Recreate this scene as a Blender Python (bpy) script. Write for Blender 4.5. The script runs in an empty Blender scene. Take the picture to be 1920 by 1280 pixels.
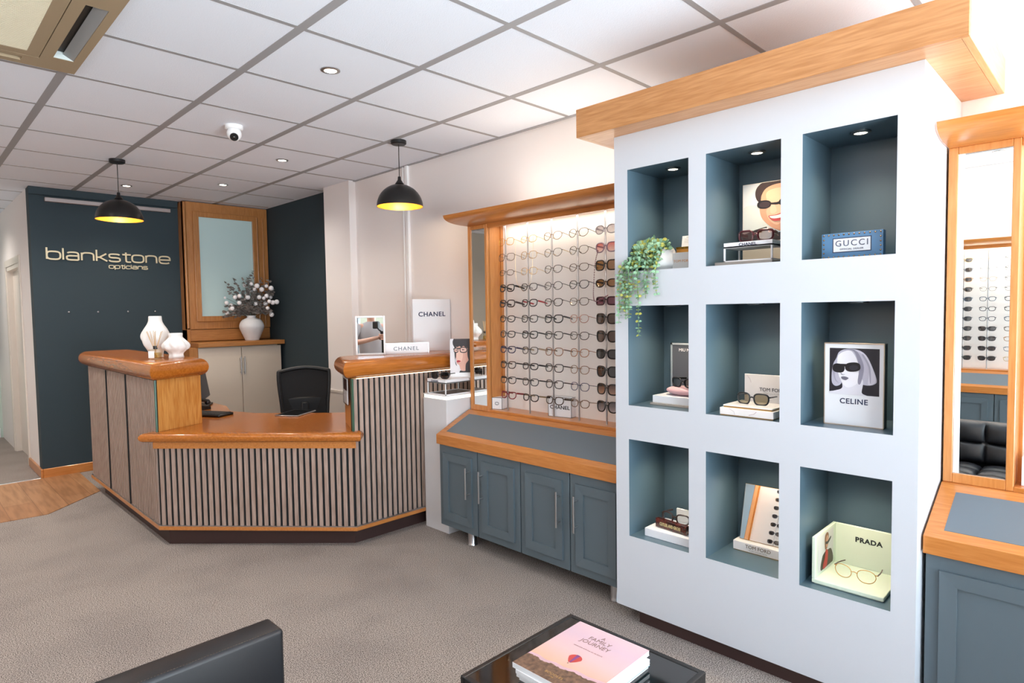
import bpy, bmesh, math, random
from mathutils import Vector, Matrix
random.seed(7)
C = bpy.context.scene.collection
PI = math.pi
CH = 1.43      # eye height of the camera above the carpet
CEIL = 2.586

# ------------------------------------------------------------------ materials
def lin(c):
    return tuple((x/12.92 if x <= .04045 else ((x+.055)/1.055)**2.4) for x in c)
def rgb(h):
    h = h.lstrip('#'); return lin(tuple(int(h[i:i+2], 16)/255 for i in (0, 2, 4)))
_m = {}
def base_mat(name):
    m = bpy.data.materials.new(name); m.use_nodes = True
    nt = m.node_tree; nt.nodes.clear()
    out = nt.nodes.new('ShaderNodeOutputMaterial')
    return m, nt, out
def mat(name, col='#808080', rough=.5, metal=0., spec=.5, emit=None, es=0., var=0., vscale=8., bump=0., bscale=300., coat=0.):
    if name in _m: return _m[name]
    m, nt, out = base_mat(name)
    b = nt.nodes.new('ShaderNodeBsdfPrincipled'); nt.links.new(b.outputs[0], out.inputs[0])
    c = rgb(col) if isinstance(col, str) else col
    b.inputs['Base Color'].default_value = (*c, 1)
    b.inputs['Roughness'].default_value = rough; b.inputs['Metallic'].default_value = metal
    b.inputs['Specular IOR Level'].default_value = spec
    b.inputs['Coat Weight'].default_value = coat; b.inputs['Coat Roughness'].default_value = .08
    if emit is not None:
        b.inputs['Emission Color'].default_value = (*(rgb(emit) if isinstance(emit, str) else emit), 1)
        b.inputs['Emission Strength'].default_value = es
    if var or bump:
        tc = nt.nodes.new('ShaderNodeTexCoord')
    if var:
        n = nt.nodes.new('ShaderNodeTexNoise'); n.inputs['Scale'].default_value = vscale; n.inputs['Detail'].default_value = 5
        nt.links.new(tc.outputs['Object'], n.inputs['Vector'])
        r = nt.nodes.new('ShaderNodeValToRGB')
        r.color_ramp.elements[0].position = .3; r.color_ramp.elements[1].position = .7
        r.color_ramp.elements[0].color = (*[x*(1-var) for x in c], 1)
        r.color_ramp.elements[1].color = (*[min(1, x*(1+var)) for x in c], 1)
        nt.links.new(n.outputs['Fac'], r.inputs[0]); nt.links.new(r.outputs[0], b.inputs['Base Color'])
    if bump:
        n2 = nt.nodes.new('ShaderNodeTexNoise'); n2.inputs['Scale'].default_value = bscale; n2.inputs['Detail'].default_value = 2
        nt.links.new(tc.outputs['Object'], n2.inputs['Vector'])
        bp = nt.nodes.new('ShaderNodeBump'); bp.inputs['Strength'].default_value = bump; bp.inputs['Distance'].default_value = .004
        nt.links.new(n2.outputs['Fac'], bp.inputs['Height']); nt.links.new(bp.outputs[0], b.inputs['Normal'])
    _m[name] = m; return m
def wood(name, dark, light, grain='y', rough=.35, scale=1., coat=.25, contrast=1.):
    if name in _m: return _m[name]
    m, nt, out = base_mat(name)
    b = nt.nodes.new('ShaderNodeBsdfPrincipled'); nt.links.new(b.outputs[0], out.inputs[0])
    b.inputs['Roughness'].default_value = rough; b.inputs['Coat Weight'].default_value = coat; b.inputs['Coat Roughness'].default_value = .12
    tc = nt.nodes.new('ShaderNodeTexCoord'); mp = nt.nodes.new('ShaderNodeMapping')
    s = {'x': (1.1, 14, 14), 'y': (14, 1.1, 14), 'z': (14, 14, 1.1)}[grain]
    mp.inputs['Scale'].default_value = tuple(v*scale for v in s)
    nt.links.new(tc.outputs['Object'], mp.inputs[0])
    n = nt.nodes.new('ShaderNodeTexNoise'); n.inputs['Scale'].default_value = 1.; n.inputs['Detail'].default_value = 3; n.inputs['Distortion'].default_value = .9
    nt.links.new(mp.outputs[0], n.inputs['Vector'])
    n2 = nt.nodes.new('ShaderNodeTexNoise'); n2.inputs['Scale'].default_value = 9.; n2.inputs['Detail'].default_value = 3
    nt.links.new(mp.outputs[0], n2.inputs['Vector'])
    sn = nt.nodes.new('ShaderNodeMath'); sn.operation = 'MULTIPLY'; sn.inputs[1].default_value = 34
    si = nt.nodes.new('ShaderNodeMath'); si.operation = 'SINE'
    nt.links.new(n.outputs['Fac'], sn.inputs[0]); nt.links.new(sn.outputs[0], si.inputs[0])
    a = nt.nodes.new('ShaderNodeMath'); a.operation = 'MULTIPLY_ADD'; a.inputs[1].default_value = .055*contrast; a.inputs[2].default_value = 0
    nt.links.new(si.outputs[0], a.inputs[0])
    d = nt.nodes.new('ShaderNodeMath'); d.operation = 'ADD'
    nt.links.new(a.outputs[0], d.inputs[0]); nt.links.new(n2.outputs['Fac'], d.inputs[1])
    r = nt.nodes.new('ShaderNodeValToRGB'); r.color_ramp.elements[0].position = .25; r.color_ramp.elements[1].position = .75
    r.color_ramp.elements[0].color = (*rgb(dark), 1); r.color_ramp.elements[1].color = (*rgb(light), 1)
    nt.links.new(d.outputs[0], r.inputs[0]); nt.links.new(r.outputs[0], b.inputs['Base Color'])
    _m[name] = m; return m
def lens_mat(name, tint=(1, 1, 1), gloss=.06, grad=None):
    """thin lens: see-through sheet with a mirror-like sheen; grad = colour at the lower rim"""
    if name in _m: return _m[name]
    m, nt, out = base_mat(name)
    t = nt.nodes.new('ShaderNodeBsdfTransparent'); t.inputs[0].default_value = (*tint, 1)
    g = nt.nodes.new('ShaderNodeBsdfGlossy'); g.inputs['Roughness'].default_value = .03
    fr = nt.nodes.new('ShaderNodeLayerWeight'); pw = nt.nodes.new('ShaderNodeMath'); pw.operation = 'POWER'; pw.inputs[1].default_value = 4
    nt.links.new(fr.outputs['Facing'], pw.inputs[0])
    ad = nt.nodes.new('ShaderNodeMath'); ad.operation = 'MULTIPLY_ADD'; ad.inputs[1].default_value = .6; ad.inputs[2].default_value = gloss; ad.use_clamp = True
    nt.links.new(pw.outputs[0], ad.inputs[0])
    mx = nt.nodes.new('ShaderNodeMixShader'); nt.links.new(ad.outputs[0], mx.inputs[0]); nt.links.new(t.outputs[0], mx.inputs[1]); nt.links.new(g.outputs[0], mx.inputs[2])
    if grad:
        tc = nt.nodes.new('ShaderNodeTexCoord'); sp = nt.nodes.new('ShaderNodeSeparateXYZ'); nt.links.new(tc.outputs['Object'], sp.inputs[0])
        mr = nt.nodes.new('ShaderNodeMapRange'); mr.inputs[1].default_value = -.022; mr.inputs[2].default_value = .018
        nt.links.new(sp.outputs[2], mr.inputs[0])
        r = nt.nodes.new('ShaderNodeValToRGB'); r.color_ramp.elements[0].color = (*grad, 1); r.color_ramp.elements[1].color = (*tint, 1)
        nt.links.new(mr.outputs[0], r.inputs[0]); nt.links.new(r.outputs[0], t.inputs[0])
    nt.links.new(mx.outputs[0], out.inputs[0])
    _m[name] = m; return m
def emis(name, col, s):
    if name in _m: return _m[name]
    m, nt, out = base_mat(name)
    e = nt.nodes.new('ShaderNodeEmission'); e.inputs[0].default_value = (*rgb(col), 1); e.inputs[1].default_value = s
    nt.links.new(e.outputs[0], out.inputs[0]); _m[name] = m; return m

WALL = mat('wall paint warm white', '#ece7e5', .7, bump=.08, bscale=500)
WALLG = mat('wall paint grey below rail', '#cfc6bf', .6)
TAUPE = mat('taupe wall paint', '#8b8175', .7)
NAVY = mat('dark petrol wall paint', '#27373f', .75, bump=.1, bscale=400)
TOWERW = mat('tower white satin paint', '#cdd2d9', .45)
NICHE = mat('niche blue grey paint', '#516774', .33, spec=.5)
CAB = mat('cabinet blue grey paint', '#57646b', .42, bump=.05, bscale=250)
LAM = mat('grey blue laminate inset', '#5f6b74', .5)
BLACKIN = mat('black gap', '#0c1216', .8)
PLINTH = mat('dark brown plinth', '#3b2724', .5)
CREAM = mat('cream cupboard laminate', '#d6c8b8', .5)
WHITE = mat('white gloss card', '#ecedf0', .5)
WHITEM = mat('white matt', '#eeeff0', .6)
STEEL = mat('brushed steel', '#c2c2c4', .28, 1.)
CHROME = mat('silver trim', '#b9babd', .3, 1.)
BLACK = mat('black plastic', '#101113', .4)
BLACKG = mat('black gloss', '#08090a', .06, spec=.6, coat=.5)
BLACKT = mat('black ink', '#15161a', .6)
INK = mat('blue black ink', '#28304e', .6)
GOLD = mat('gold metal', '#d9ae68', .25, 1.)
GOLDT = mat('gold print', '#b9955c', .5, .4)
MIRROR = mat('mirror glass', '#f4f8f7', .0, 1.)
LEATH = mat('black leather', '#15171c', .36, bump=.12, bscale=700, spec=.6)
OY = wood('oak veneer grain along wall', '#b16c30', '#c78345', 'y', rough=.28)
OZ = wood('oak veneer upright', '#b67236', '#ca894b', 'z', rough=.3)
OX = wood('oak veneer across', '#b16c30', '#c78345', 'x', rough=.3)
CY = wood('crown oak board', '#ad7542', '#c48d5a', 'y', rough=.4, contrast=2.2, coat=.05)
CX = wood('crown oak side board', '#c08d5c', '#d2a575', 'x', rough=.4, contrast=1.2, coat=.05)
DY = wood('desk oak polished', '#9a5518', '#b86e2a', 'y', rough=.24, coat=.3)
DX = wood('desk oak polished across', '#9a5518', '#b86e2a', 'x', rough=.24, coat=.3)
DZ = wood('desk oak end panel', '#b0702f', '#ca9350', 'z', rough=.3, contrast=2.6)
BW = wood('back joinery wood', '#9c6534', '#b57d47', 'z', rough=.3)
BWX = wood('back joinery wood across', '#9c6534', '#b57d47', 'x', rough=.3)
SLAT = wood('slat walnut veneer', '#937b6e', '#b39d91', 'z', rough=.55, coat=0)

# ------------------------------------------------------------------ mesh builder
class MB:
    def __init__(s): s.v = []; s.f = []; s.mi = []; s.cur = 0; s.T = None
    def add(s, vs, fs):
        o = len(s.v)
        if s.T is not None: vs = [s.T @ Vector(p) for p in vs]
        s.v += [tuple(p) for p in vs]
        for f in fs: s.f.append([i+o for i in f]); s.mi.append(s.cur)
        return s
    def box(s, x0, x1, y0, y1, z0, z1, bev=0., seg=1):
        if x0 > x1: x0, x1 = x1, x0
        if y0 > y1: y0, y1 = y1, y0
        if z0 > z1: z0, z1 = z1, z0
        vs = [(x, y, z) for z in (z0, z1) for y in (y0, y1) for x in (x0, x1)]
        fs = [(0, 2, 3, 1), (4, 5, 7, 6), (0, 1, 5, 4), (2, 6, 7, 3), (0, 4, 6, 2), (1, 3, 7, 5)]
        if not bev: return s.add(vs, fs)
        bm = bmesh.new(); bv = [bm.verts.new(p) for p in vs]
        for f in fs: bm.faces.new([bv[i] for i in f])
        bmesh.ops.bevel(bm, geom=bm.edges[:], offset=min(bev, (x1-x0)*.49, (y1-y0)*.49, (z1-z0)*.49), segments=seg, profile=.5, affect='EDGES')
        bm.verts.index_update()
        s.add([tuple(v.co) for v in bm.verts], [[v.index for v in f.verts] for f in bm.faces]); bm.free(); return s
    def prism(s, pts, z0, z1):
        """pts counter-clockwise seen from above"""
        n = len(pts)
        vs = [(p[0], p[1], z0) for p in pts]+[(p[0], p[1], z1) for p in pts]
        fs = [list(range(n))[::-1], list(range(n, 2*n))]+[[i, (i+1) % n, n+(i+1) % n, n+i] for i in range(n)]
        return s.add(vs, fs)
    def extr(s, prof, axis, a, b, close=True):
        """profile of (p,q) pairs pushed along axis from a to b. axis y: (x,z); x: (y,z)"""
        n = len(prof)
        f3 = (lambda p, t: (p[0], t, p[1])) if axis == 'y' else (lambda p, t: (t, p[0], p[1]))
        vs = [f3(p, a) for p in prof]+[f3(p, b) for p in prof]
        fs = [[i, (i+1) % n, n+(i+1) % n, n+i] for i in range(n if close else n-1)]
        if close: fs += [list(range(n))[::-1], list(range(n, 2*n))]
        return s.add(vs, fs)
    def lathe(s, prof, cx=0, cy=0, n=32, fn=None, caps=False):
        vs = []; m = len(prof)
        for j, (r, z) in enumerate(prof):
            for i in range(n):
                a = 2*PI*i/n; rr = r*(fn(a, z) if fn else 1)
                vs.append((cx+rr*math.cos(a), cy+rr*math.sin(a), z))
        fs = [[j*n+i, j*n+(i+1) % n, (j+1)*n+(i+1) % n, (j+1)*n+i] for j in range(m-1) for i in range(n)]
        if caps: fs += [list(range(n))[::-1], [(m-1)*n+i for i in range(n)]]
        return s.add(vs, fs)
    def tube(s, pts, r, n=6, closed=False, caps=True):
        P = [Vector(p) for p in pts]; m = len(P); rs = r if isinstance(r, (list, tuple)) else [r]*m
        vs = []; ref = None
        for i in range(m):
            if closed: t = P[(i+1) % m]-P[i-1]
            else: t = P[min(i+1, m-1)]-P[max(i-1, 0)]
            if t.length < 1e-9: t = Vector((0, 0, 1))
            t.normalize()
            if ref is None:
                ref = Vector((0, 0, 1)) if abs(t.z) < .9 else Vector((1, 0, 0))
            u = ref-t*ref.dot(t)
            if u.length < 1e-6: u = t.orthogonal()
            u.normalize(); ref = u; w = t.cross(u)
            for k in range(n):
                a = 2*PI*k/n; vs.append(P[i]+(u*math.cos(a)+w*math.sin(a))*rs[i])
        fs = [[i*n+k, i*n+(k+1) % n, ((i+1) % m)*n+(k+1) % n, ((i+1) % m)*n+k] for i in range(m if closed else m-1) for k in range(n)]
        if caps and not closed: fs += [list(range(n))[::-1], [(m-1)*n+k for k in range(n)]]
        return s.add(vs, fs)
    def ball(s, c, r, seg=10, rings=6, sc=(1, 1, 1)):
        vs = [(c[0], c[1], c[2]-r*sc[2])]
        for j in range(1, rings):
            ph = -PI/2+PI*j/rings
            for i in range(seg):
                a = 2*PI*i/seg; vs.append((c[0]+r*sc[0]*math.cos(ph)*math.cos(a), c[1]+r*sc[1]*math.cos(ph)*math.sin(a), c[2]+r*sc[2]*math.sin(ph)))
        vs.append((c[0], c[1], c[2]+r*sc[2])); L = len(vs)-1
        fs = [[0, 1+(i+1) % seg, 1+i] for i in range(seg)]
        for j in range(rings-2):
            for i in range(seg):
                a = 1+j*seg+i; b2 = 1+j*seg+(i+1) % seg; fs.append([a, b2, b2+seg, a+seg])
        fs += [[L, 1+(rings-2)*seg+i, 1+(rings-2)*seg+(i+1) % seg] for i in range(seg)]
        return s.add(vs, fs)
def inset(pts, d):
    """offset a CCW convex polygon outwards by d (negative: inwards)"""
    n = len(pts); out = []
    for i in range(n):
        p0, p1, p2 = Vector(pts[i-1]), Vector(pts[i]), Vector(pts[(i+1) % n])
        e1 = (p1-p0).normalized(); e2 = (p2-p1).normalized()
        n1 = Vector((e1.y, -e1.x)); n2 = Vector((e2.y, -e2.x))
        k = d/(1+n1.dot(n2)); out.append(tuple(p1+(n1+n2)*k))
    return out
def bullnose(mb, pts, z0, z1, r=None, seg=8, ends=None):
    """slab with fully rounded edges; pts is the flat part, the round swells out by r"""
    h = (z1-z0)/2; r = r or h; n = len(pts); rings = []
    for k in range(seg+1):
        a = -PI/2+PI*k/seg; rings.append((inset(pts, r*math.cos(a)), (z0+z1)/2+h*math.sin(a)))
    vs = [(p[0], p[1], z) for ring, z in rings for p in ring]
    fs = [[j*n+i, j*n+(i+1) % n, (j+1)*n+(i+1) % n, (j+1)*n+i] for j in range(seg) for i in range(n)]
    fs += [list(range(n))[::-1], [seg*n+i for i in range(n)]]
    return mb.add(vs, fs)

def link(name, mb, m, parent=None, smooth=40, world=True):
    me = bpy.data.meshes.new(name); me.from_pydata(mb.v, [], mb.f)
    ms = m if isinstance(m, (list, tuple)) else [m]
    for x in ms: me.materials.append(x)
    if len(ms) > 1: me.polygons.foreach_set('material_index', mb.mi)
    if smooth:
        me.polygons.foreach_set('use_smooth', [True]*len(me.polygons))
        me.update(); me.set_sharp_from_angle(angle=math.radians(smooth))
    o = bpy.data.objects.new(name, me); C.objects.link(o)
    if parent is not None:
        o.parent = parent
        if world:
            off = Vector((0, 0, 0)); p = parent
            while p is not None: off += p.location; p = p.parent
            me.transform(Matrix.Translation(-off))
    me.update(); return o
def thing(name, label, cat, loc=(0, 0, 0), rz=0., group=None):
    o = bpy.data.objects.new(name, None); o.empty_display_size = .05; C.objects.link(o)
    o.location = loc; o.rotation_euler = (0, 0, rz); tag(o, label, cat, group); return o
def tag(o, label, cat, group=None):
    o['label'] = label; o['category'] = cat
    if group: o['group'] = group
    return o
def struct(name, mb, m, smooth=0):
    o = link(name, mb, m, None, smooth); o['kind'] = 'structure'; return o
def solo(name, mb, m, label, cat, loc, group=None, smooth=40):
    """one-mesh thing whose origin sits at its base"""
    o = link(name, mb, m, None, smooth); o.data.transform(Matrix.Translation(-Vector(loc))); o.location = loc
    return tag(o, label, cat, group)
def frame3(origin, right, up):
    r = Vector(right).normalized(); u = Vector(up).normalized(); n = r.cross(u)
    M = Matrix((r, u, n)).transposed().to_4x4(); M.translation = Vector(origin); return M
def text(body, size, M, m, parent, name='lettering', sx=1., ext=.0006, align='CENTER', spacing=1., bold=0., label=None):
    cu = bpy.data.curves.new(name, 'FONT'); cu.body = body; cu.size = size; cu.extrude = ext; cu.align_x = align; cu.align_y = 'CENTER'
    cu.space_character = spacing; cu.offset = bold; cu.resolution_u = 3
    tmp = bpy.data.objects.new(name, cu); C.objects.link(tmp)
    dg = bpy.context.evaluated_depsgraph_get(); dg.update()
    me = bpy.data.meshes.new_from_object(tmp.evaluated_get(dg)); bpy.data.objects.remove(tmp)
    me.transform(M @ Matrix.Diagonal((sx, 1, 1, 1)))
    me.materials.clear(); me.materials.append(m); me.name = name
    o = bpy.data.objects.new(name, me); C.objects.link(o)
    if parent is not None:
        o.parent = parent; off = Vector((0, 0, 0)); p = parent
        while p is not None: off += p.location; p = p.parent
        me.transform(Matrix.Translation(-off))
    if label: o['label'] = label
    return o
def smooth_loop(pts, k=5, closed=True):
    n = len(pts); out = []
    rng = n if closed else n-1
    for i in range(rng):
        g = (lambda j: Vector(pts[j % n])) if closed else (lambda j: Vector(pts[max(0, min(n-1, j))]))
        p0, p1, p2, p3 = g(i-1), g(i), g(i+1), g(i+2)
        for q in range(k):
            t = q/k
            out.append(tuple(.5*((2*p1)+(p2-p0)*t+(2*p0-5*p1+4*p2-p3)*t*t+(3*p1-p0-3*p2+p3)*t**3)))
    if not closed: out.append(tuple(pts[-1]))
    return out
def ribbon(mb, pts, w, d, closed=False):
    """flat stroke of width w in the local xy plane, thickness d along z"""
    P = [Vector(p[:2]) for p in pts]; n = len(P); L = []; R = []
    for i in range(n):
        if closed: a, b = P[i-1], P[(i+1) % n]
        else: a, b = P[max(i-1, 0)], P[min(i+1, n-1)]
        e1 = (P[i]-a); e2 = (b-P[i])
        if e1.length < 1e-9: e1 = e2
        if e2.length < 1e-9: e2 = e1
        e1 = e1.normalized(); e2 = e2.normalized()
        n1 = Vector((-e1.y, e1.x)); n2 = Vector((-e2.y, e2.x)); k = (w/2)/max(.35, (1+n1.dot(n2)))
        o = (n1+n2)*k; L.append(P[i]+o); R.append(P[i]-o)
    vs = []
    for i in range(n):
        vs += [(L[i].x, L[i].y, d), (R[i].x, R[i].y, d), (R[i].x, R[i].y, 0), (L[i].x, L[i].y, 0)]
    fs = []
    for i in range(n if closed else n-1):
        a = 4*i; b = 4*((i+1) % n)
        for k in range(4): fs.append([a+(k+1) % 4, a+k, b+k, b+(k+1) % 4])
    if not closed: fs += [[0, 1, 2, 3], [4*n-1, 4*n-2, 4*n-3, 4*n-4]]
    return mb.add(vs, fs)
def arc(cx, cy, r, a0, a1, n=10, ry=None):
    ry = ry or r
    return [(cx+r*math.cos(math.radians(a0+(a1-a0)*i/n)), cy+ry*math.sin(math.radians(a0+(a1-a0)*i/n))) for i in range(n+1)]
NX = dict(right=(0, -1, 0), up=(0, 0, 1))     # a face that looks towards -x
NY = dict(right=(1, 0, 0), up=(0, 0, 1))      # a face that looks towards -y

# ------------------------------------------------------------------ camera
cam = bpy.data.cameras.new('camera'); co = bpy.data.objects.new('camera', cam); C.objects.link(co)
cam.sensor_width = 36; cam.lens = 1159.8/1920*36; cam.clip_start = .02
r_, u_, f_ = Vector((.70508, -.708965, -.015195)), Vector((.045544, .023891, .998677)), Vector((.707664, .704839, -.049134))
M = Matrix((r_, u_, -f_)).transposed().to_4x4(); M.translation = (0, 0, CH)
co.matrix_world = M; bpy.context.scene.camera = co

# ------------------------------------------------------------------ room shell
XL, YF, YB, XR = -2.25, -2.3, 6.85, 2.93
def carpet():
    m, nt, out = base_mat('grey brown cut pile carpet')
    b = nt.nodes.new('ShaderNodeBsdfPrincipled'); nt.links.new(b.outputs[0], out.inputs[0]); b.inputs['Roughness'].default_value = .95
    b.inputs['Specular IOR Level'].default_value = .15
    tc = nt.nodes.new('ShaderNodeTexCoord')
    n = nt.nodes.new('ShaderNodeTexNoise'); n.inputs['Scale'].default_value = 250; n.inputs['Detail'].default_value = 4
    w = nt.nodes.new('ShaderNodeTexNoise'); w.inputs['Scale'].default_value = 2.4; w.inputs['Detail'].default_value = 5
    nt.links.new(tc.outputs['Object'], n.inputs['Vector']); nt.links.new(tc.outputs['Object'], w.inputs['Vector'])
    r = nt.nodes.new('ShaderNodeValToRGB'); r.color_ramp.elements[0].position = .38; r.color_ramp.elements[1].position = .62
    r.color_ramp.elements[0].color = (*rgb('#3f3835'), 1); r.color_ramp.elements[1].color = (*rgb('#c5bab2'), 1)
    nt.links.new(n.outputs['Fac'], r.inputs[0])
    r2 = nt.nodes.new('ShaderNodeValToRGB'); r2.color_ramp.elements[0].position = .34; r2.color_ramp.elements[1].position = .55
    r2.color_ramp.elements[0].color = (.86, .86, .87, 1); r2.color_ramp.elements[1].color = (1, 1, 1, 1)
    nt.links.new(w.outputs['Fac'], r2.inputs[0])
    mx = nt.nodes.new('ShaderNodeMix'); mx.data_type = 'RGBA'; mx.blend_type = 'MULTIPLY'; mx.inputs[0].default_value = 1
    nt.links.new(r.outputs[0], mx.inputs[6]); nt.links.new(r2.outputs[0], mx.inputs[7]); nt.links.new(mx.outputs[2], b.inputs['Base Color'])
    bp = nt.nodes.new('ShaderNodeBump'); bp.inputs['Strength'].default_value = .2; bp.inputs['Distance'].default_value = .004
    nt.links.new(n.outputs['Fac'], bp.inputs['Height']); nt.links.new(bp.outputs[0], b.inputs['Normal'])
    return m
struct('floor', MB().box(XL-.2, XR+.2, YF-.2, 10.4, -.1, 0), carpet())
def vinyl():
    m, nt, out = base_mat('oak effect vinyl plank')
    b = nt.nodes.new('ShaderNodeBsdfPrincipled'); nt.links.new(b.outputs[0], out.inputs[0]); b.inputs['Roughness'].default_value = .45
    tc = nt.nodes.new('ShaderNodeTexCoord'); mp = nt.nodes.new('ShaderNodeMapping'); mp.inputs['Rotation'].default_value = (0, 0, PI/2)
    nt.links.new(tc.outputs['Object'], mp.inputs[0])
    br = nt.nodes.new('ShaderNodeTexBrick'); br.inputs['Scale'].default_value = 1; br.inputs['Brick Width'].default_value = 1.2; br.inputs['Row Height'].default_value = .18
    br.inputs['Mortar Size'].default_value = .002; br.inputs['Color1'].default_value = (*rgb('#a8764f'), 1); br.inputs['Color2'].default_value = (*rgb('#b98a62'), 1); br.inputs['Mortar'].default_value = (*rgb('#8a5f3e'), 1)
    nt.links.new(mp.outputs[0], br.inputs[0])
    m2 = nt.nodes.new('ShaderNodeMapping'); m2.inputs['Scale'].default_value = (22, 2, 1); nt.links.new(tc.outputs['Object'], m2.inputs[0])
    n = nt.nodes.new('ShaderNodeTexNoise'); n.inputs['Scale'].default_value = 1.5; n.inputs['Detail'].default_value = 4; nt.links.new(m2.outputs[0], n.inputs[0])
    r = nt.nodes.new('ShaderNodeValToRGB'); r.color_ramp.elements[0].position = .35; r.color_ramp.elements[0].color = (.72, .68, .62, 1); r.color_ramp.elements[1].position = .6; r.color_ramp.elements[1].color = (1, 1, 1, 1)
    nt.links.new(n.outputs['Fac'], r.inputs[0])
    mx = nt.nodes.new('ShaderNodeMix'); mx.data_type = 'RGBA'; mx.blend_type = 'MULTIPLY'; mx.inputs[0].default_value = 1
    nt.links.new(br.outputs[0], mx.inputs[6]); nt.links.new(r.outputs[0], mx.inputs[7]); nt.links.new(mx.outputs[2], b.inputs['Base Color'])
    return m
struct('floor', MB().prism([(XL, 5.63), (.2, 5.6), (.75, 5.55), (1.16, 5.97), (1.17, 6.83), (XL, 6.83)], 0, .004), vinyl())
struct('trim_1', MB().box(-.35, .89, 6.83, 6.86, 0, .008, .003), STEEL)          # metal threshold strip

ceil = struct('ceiling', MB().box(XL-.2, XR+.2, YF-.2, 10.4, CEIL, CEIL+.1), mat('mineral ceiling tile', '#e9f0fa', .85, bump=.35, bscale=260))
g = MB(); TG = mat('ceiling grid bars', '#9c9c9e', .5)
for k in range(-5, 4):
    x = .627+.6*k; g.box(x-.019, x+.019, YF, 10.3, CEIL-.002, CEIL)
for a in range(-8, 14):
    y = 2.401+.6*a; g.box(XL, XR, y-.012, y+.012, CEIL-.0015, CEIL)
g.box(XR-.022, XR, YF, 4.83, CEIL-.006, CEIL)
gr = link('ceiling_grid', g, TG, ceil, 0); gr['label'] = 'grey metal grid bars'

struct('wall_right', MB().box(XR, XR+.15, YF, 4.83, 0, CEIL), WALL)
struct('wall_alcove', MB().box(2.965, XR+.15, 5.27, YB, 0, CEIL), NAVY)
pil = struct('wall_pillar', MB().box(2.865, XR+.15, 4.83, 5.27, 0, CEIL), WALL)
link('lower_panel', MB().box(2.857, 2.865, 4.83, 5.27, 0, .71).box(2.852, 2.865, 4.83, 5.27, .71, .73), WALLG, pil, 0)
struct('wall_back', MB().box(.905, XR+.15, YB, YB+.15, 0, CEIL), NAVY)
struct('trim_2', MB().box(.90, 2.1, YB-.03, YB, CEIL-.068, CEIL, .004), NAVY)
struct('baseboard_back', MB().box(.906, 2.1, YB-.018, YB, 0, .082, .004), OX)
struct('wall_corridor_right', MB().box(.906, .925, YB+.15, 7.62, 0, CEIL).box(.906, .925, 7.62, 8.5, 1.98, CEIL).box(.906, .925, 8.5, 9.6, 0, CEIL), WALL)
struct('baseboard_corridor', MB().box(.888, .906, YB-.018, 7.52, 0, .082, .004), OY)
struct('wall_back_left', MB().box(XL, -.38, YB, YB+.15, 0, CEIL), TAUPE)
struct('wall_corridor_left', MB().box(-.38, -.35, YB+.15, 9.6, 0, CEIL), WALL)
struct('wall_corridor_end', MB().box(-.38, 3.1, 9.6, 9.7, 0, CEIL), mat('pale green end wall', '#c6d6cc', .7))
struct('baseboard_corridor_end', MB().box(-.35, .88, 9.58, 9.6, 0, .12, .004), WHITEM)
DOORP = mat('door gloss cream', '#ded5cb', .3)
struct('door_1', MB().box(.892, .906, 7.52, 7.59, 0, 2.04, .002).box(.892, .906, 8.50, 8.57, 0, 2.04, .002).box(.892, .906, 7.59, 8.50, 1.97, 2.04, .002)
       .box(.90, 1.02, 7.57, 7.62, 0, 1.97).box(.90, 1.02, 8.47, 8.52, 0, 1.97).box(.90, 1.02, 7.57, 8.52, 1.93, 1.97).box(.95, .99, 7.62, 8.47, .005, 1.93), DOORP)
struct('wall_left', MB().box(XL-.15, XL, YF, YB+.15, 0, CEIL), WALL)
# shop front with two large panes (behind the camera)
sf = MB().box(XL, XR, YF-.12, YF, 0, .35).box(XL, XR, YF-.12, YF, 2.45, CEIL).box(XL, -2.0, YF-.12, YF, .35, 2.45).box(.30, .42, YF-.12, YF, .35, 2.45).box(2.75, XR, YF-.12, YF, .35, 2.45)
struct('wall_front', sf, WALL)
PANE = lens_mat('shop window glass', (.96, .98, .98), .05)
for i, (a, b) in enumerate(((-2.0, .30), (.42, 2.75))):
    w = struct('window_%d' % (i+1), MB().box(a, b, YF-.07, YF-.062, .35, 2.45), PANE)
    link('window_frame', MB().box(a, a+.05, YF-.1, YF-.03, .35, 2.45).box(b-.05, b, YF-.1, YF-.03, .35, 2.45).box(a, b, YF-.1, YF-.03, .35, .40).box(a, b, YF-.1, YF-.03, 2.40, 2.45), mat('grey window frame', '#6c7074', .4), w, 0)
struct('trim_3', MB().box(2.908, XR, 4.03, 4.065, 0, CEIL-.005, .003).box(2.918, XR, 4.10, 4.115, 0, CEIL-.005, .002), WHITEM)   # cable trunking up the wall
# ------------------------------------------------------------------ reception desk
A = (1.15, 4.26); B = (1.965, 3.34); MA = (.924, .383); MBv = (.383, .924)
A2 = (A[0]+MA[0]*.32, A[1]+MA[1]*.32); B2 = (B[0]+MBv[0]*.33, B[1]+MBv[1]*.33)
desk = thing('reception_desk', 'angled oak reception desk clad in vertical brown slats over a dark plinth', 'desk', (1.5, 4.6, 0))
# plinth and its wood lip
link('plinth', MB().prism([(1.18, 5.9), (1.18, 4.245), (1.985, 3.385), (2.925, 3.385), (2.925, 3.6), (2.06, 3.6), (1.45, 4.3), (1.45, 5.9)], 0, .1), PLINTH, desk, 0)
link('plinth_lip', MB().prism([(1.125, 6.09), (1.125, 4.25), (1.958, 3.312), (2.925, 3.312), (2.925, 3.4), (2.0, 3.4), (1.2, 4.27), (1.2, 6.09)], .1, .122), OX, desk, 0)
link('aluminium_strip', MB().prism([(1.128, 6.09), (1.128, 4.252), (1.959, 3.316), (2.925, 3.316), (2.925, 3.36), (1.98, 3.36), (1.17, 4.27), (1.17, 6.09)], .122, .128), CHROME, desk, 0)
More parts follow.
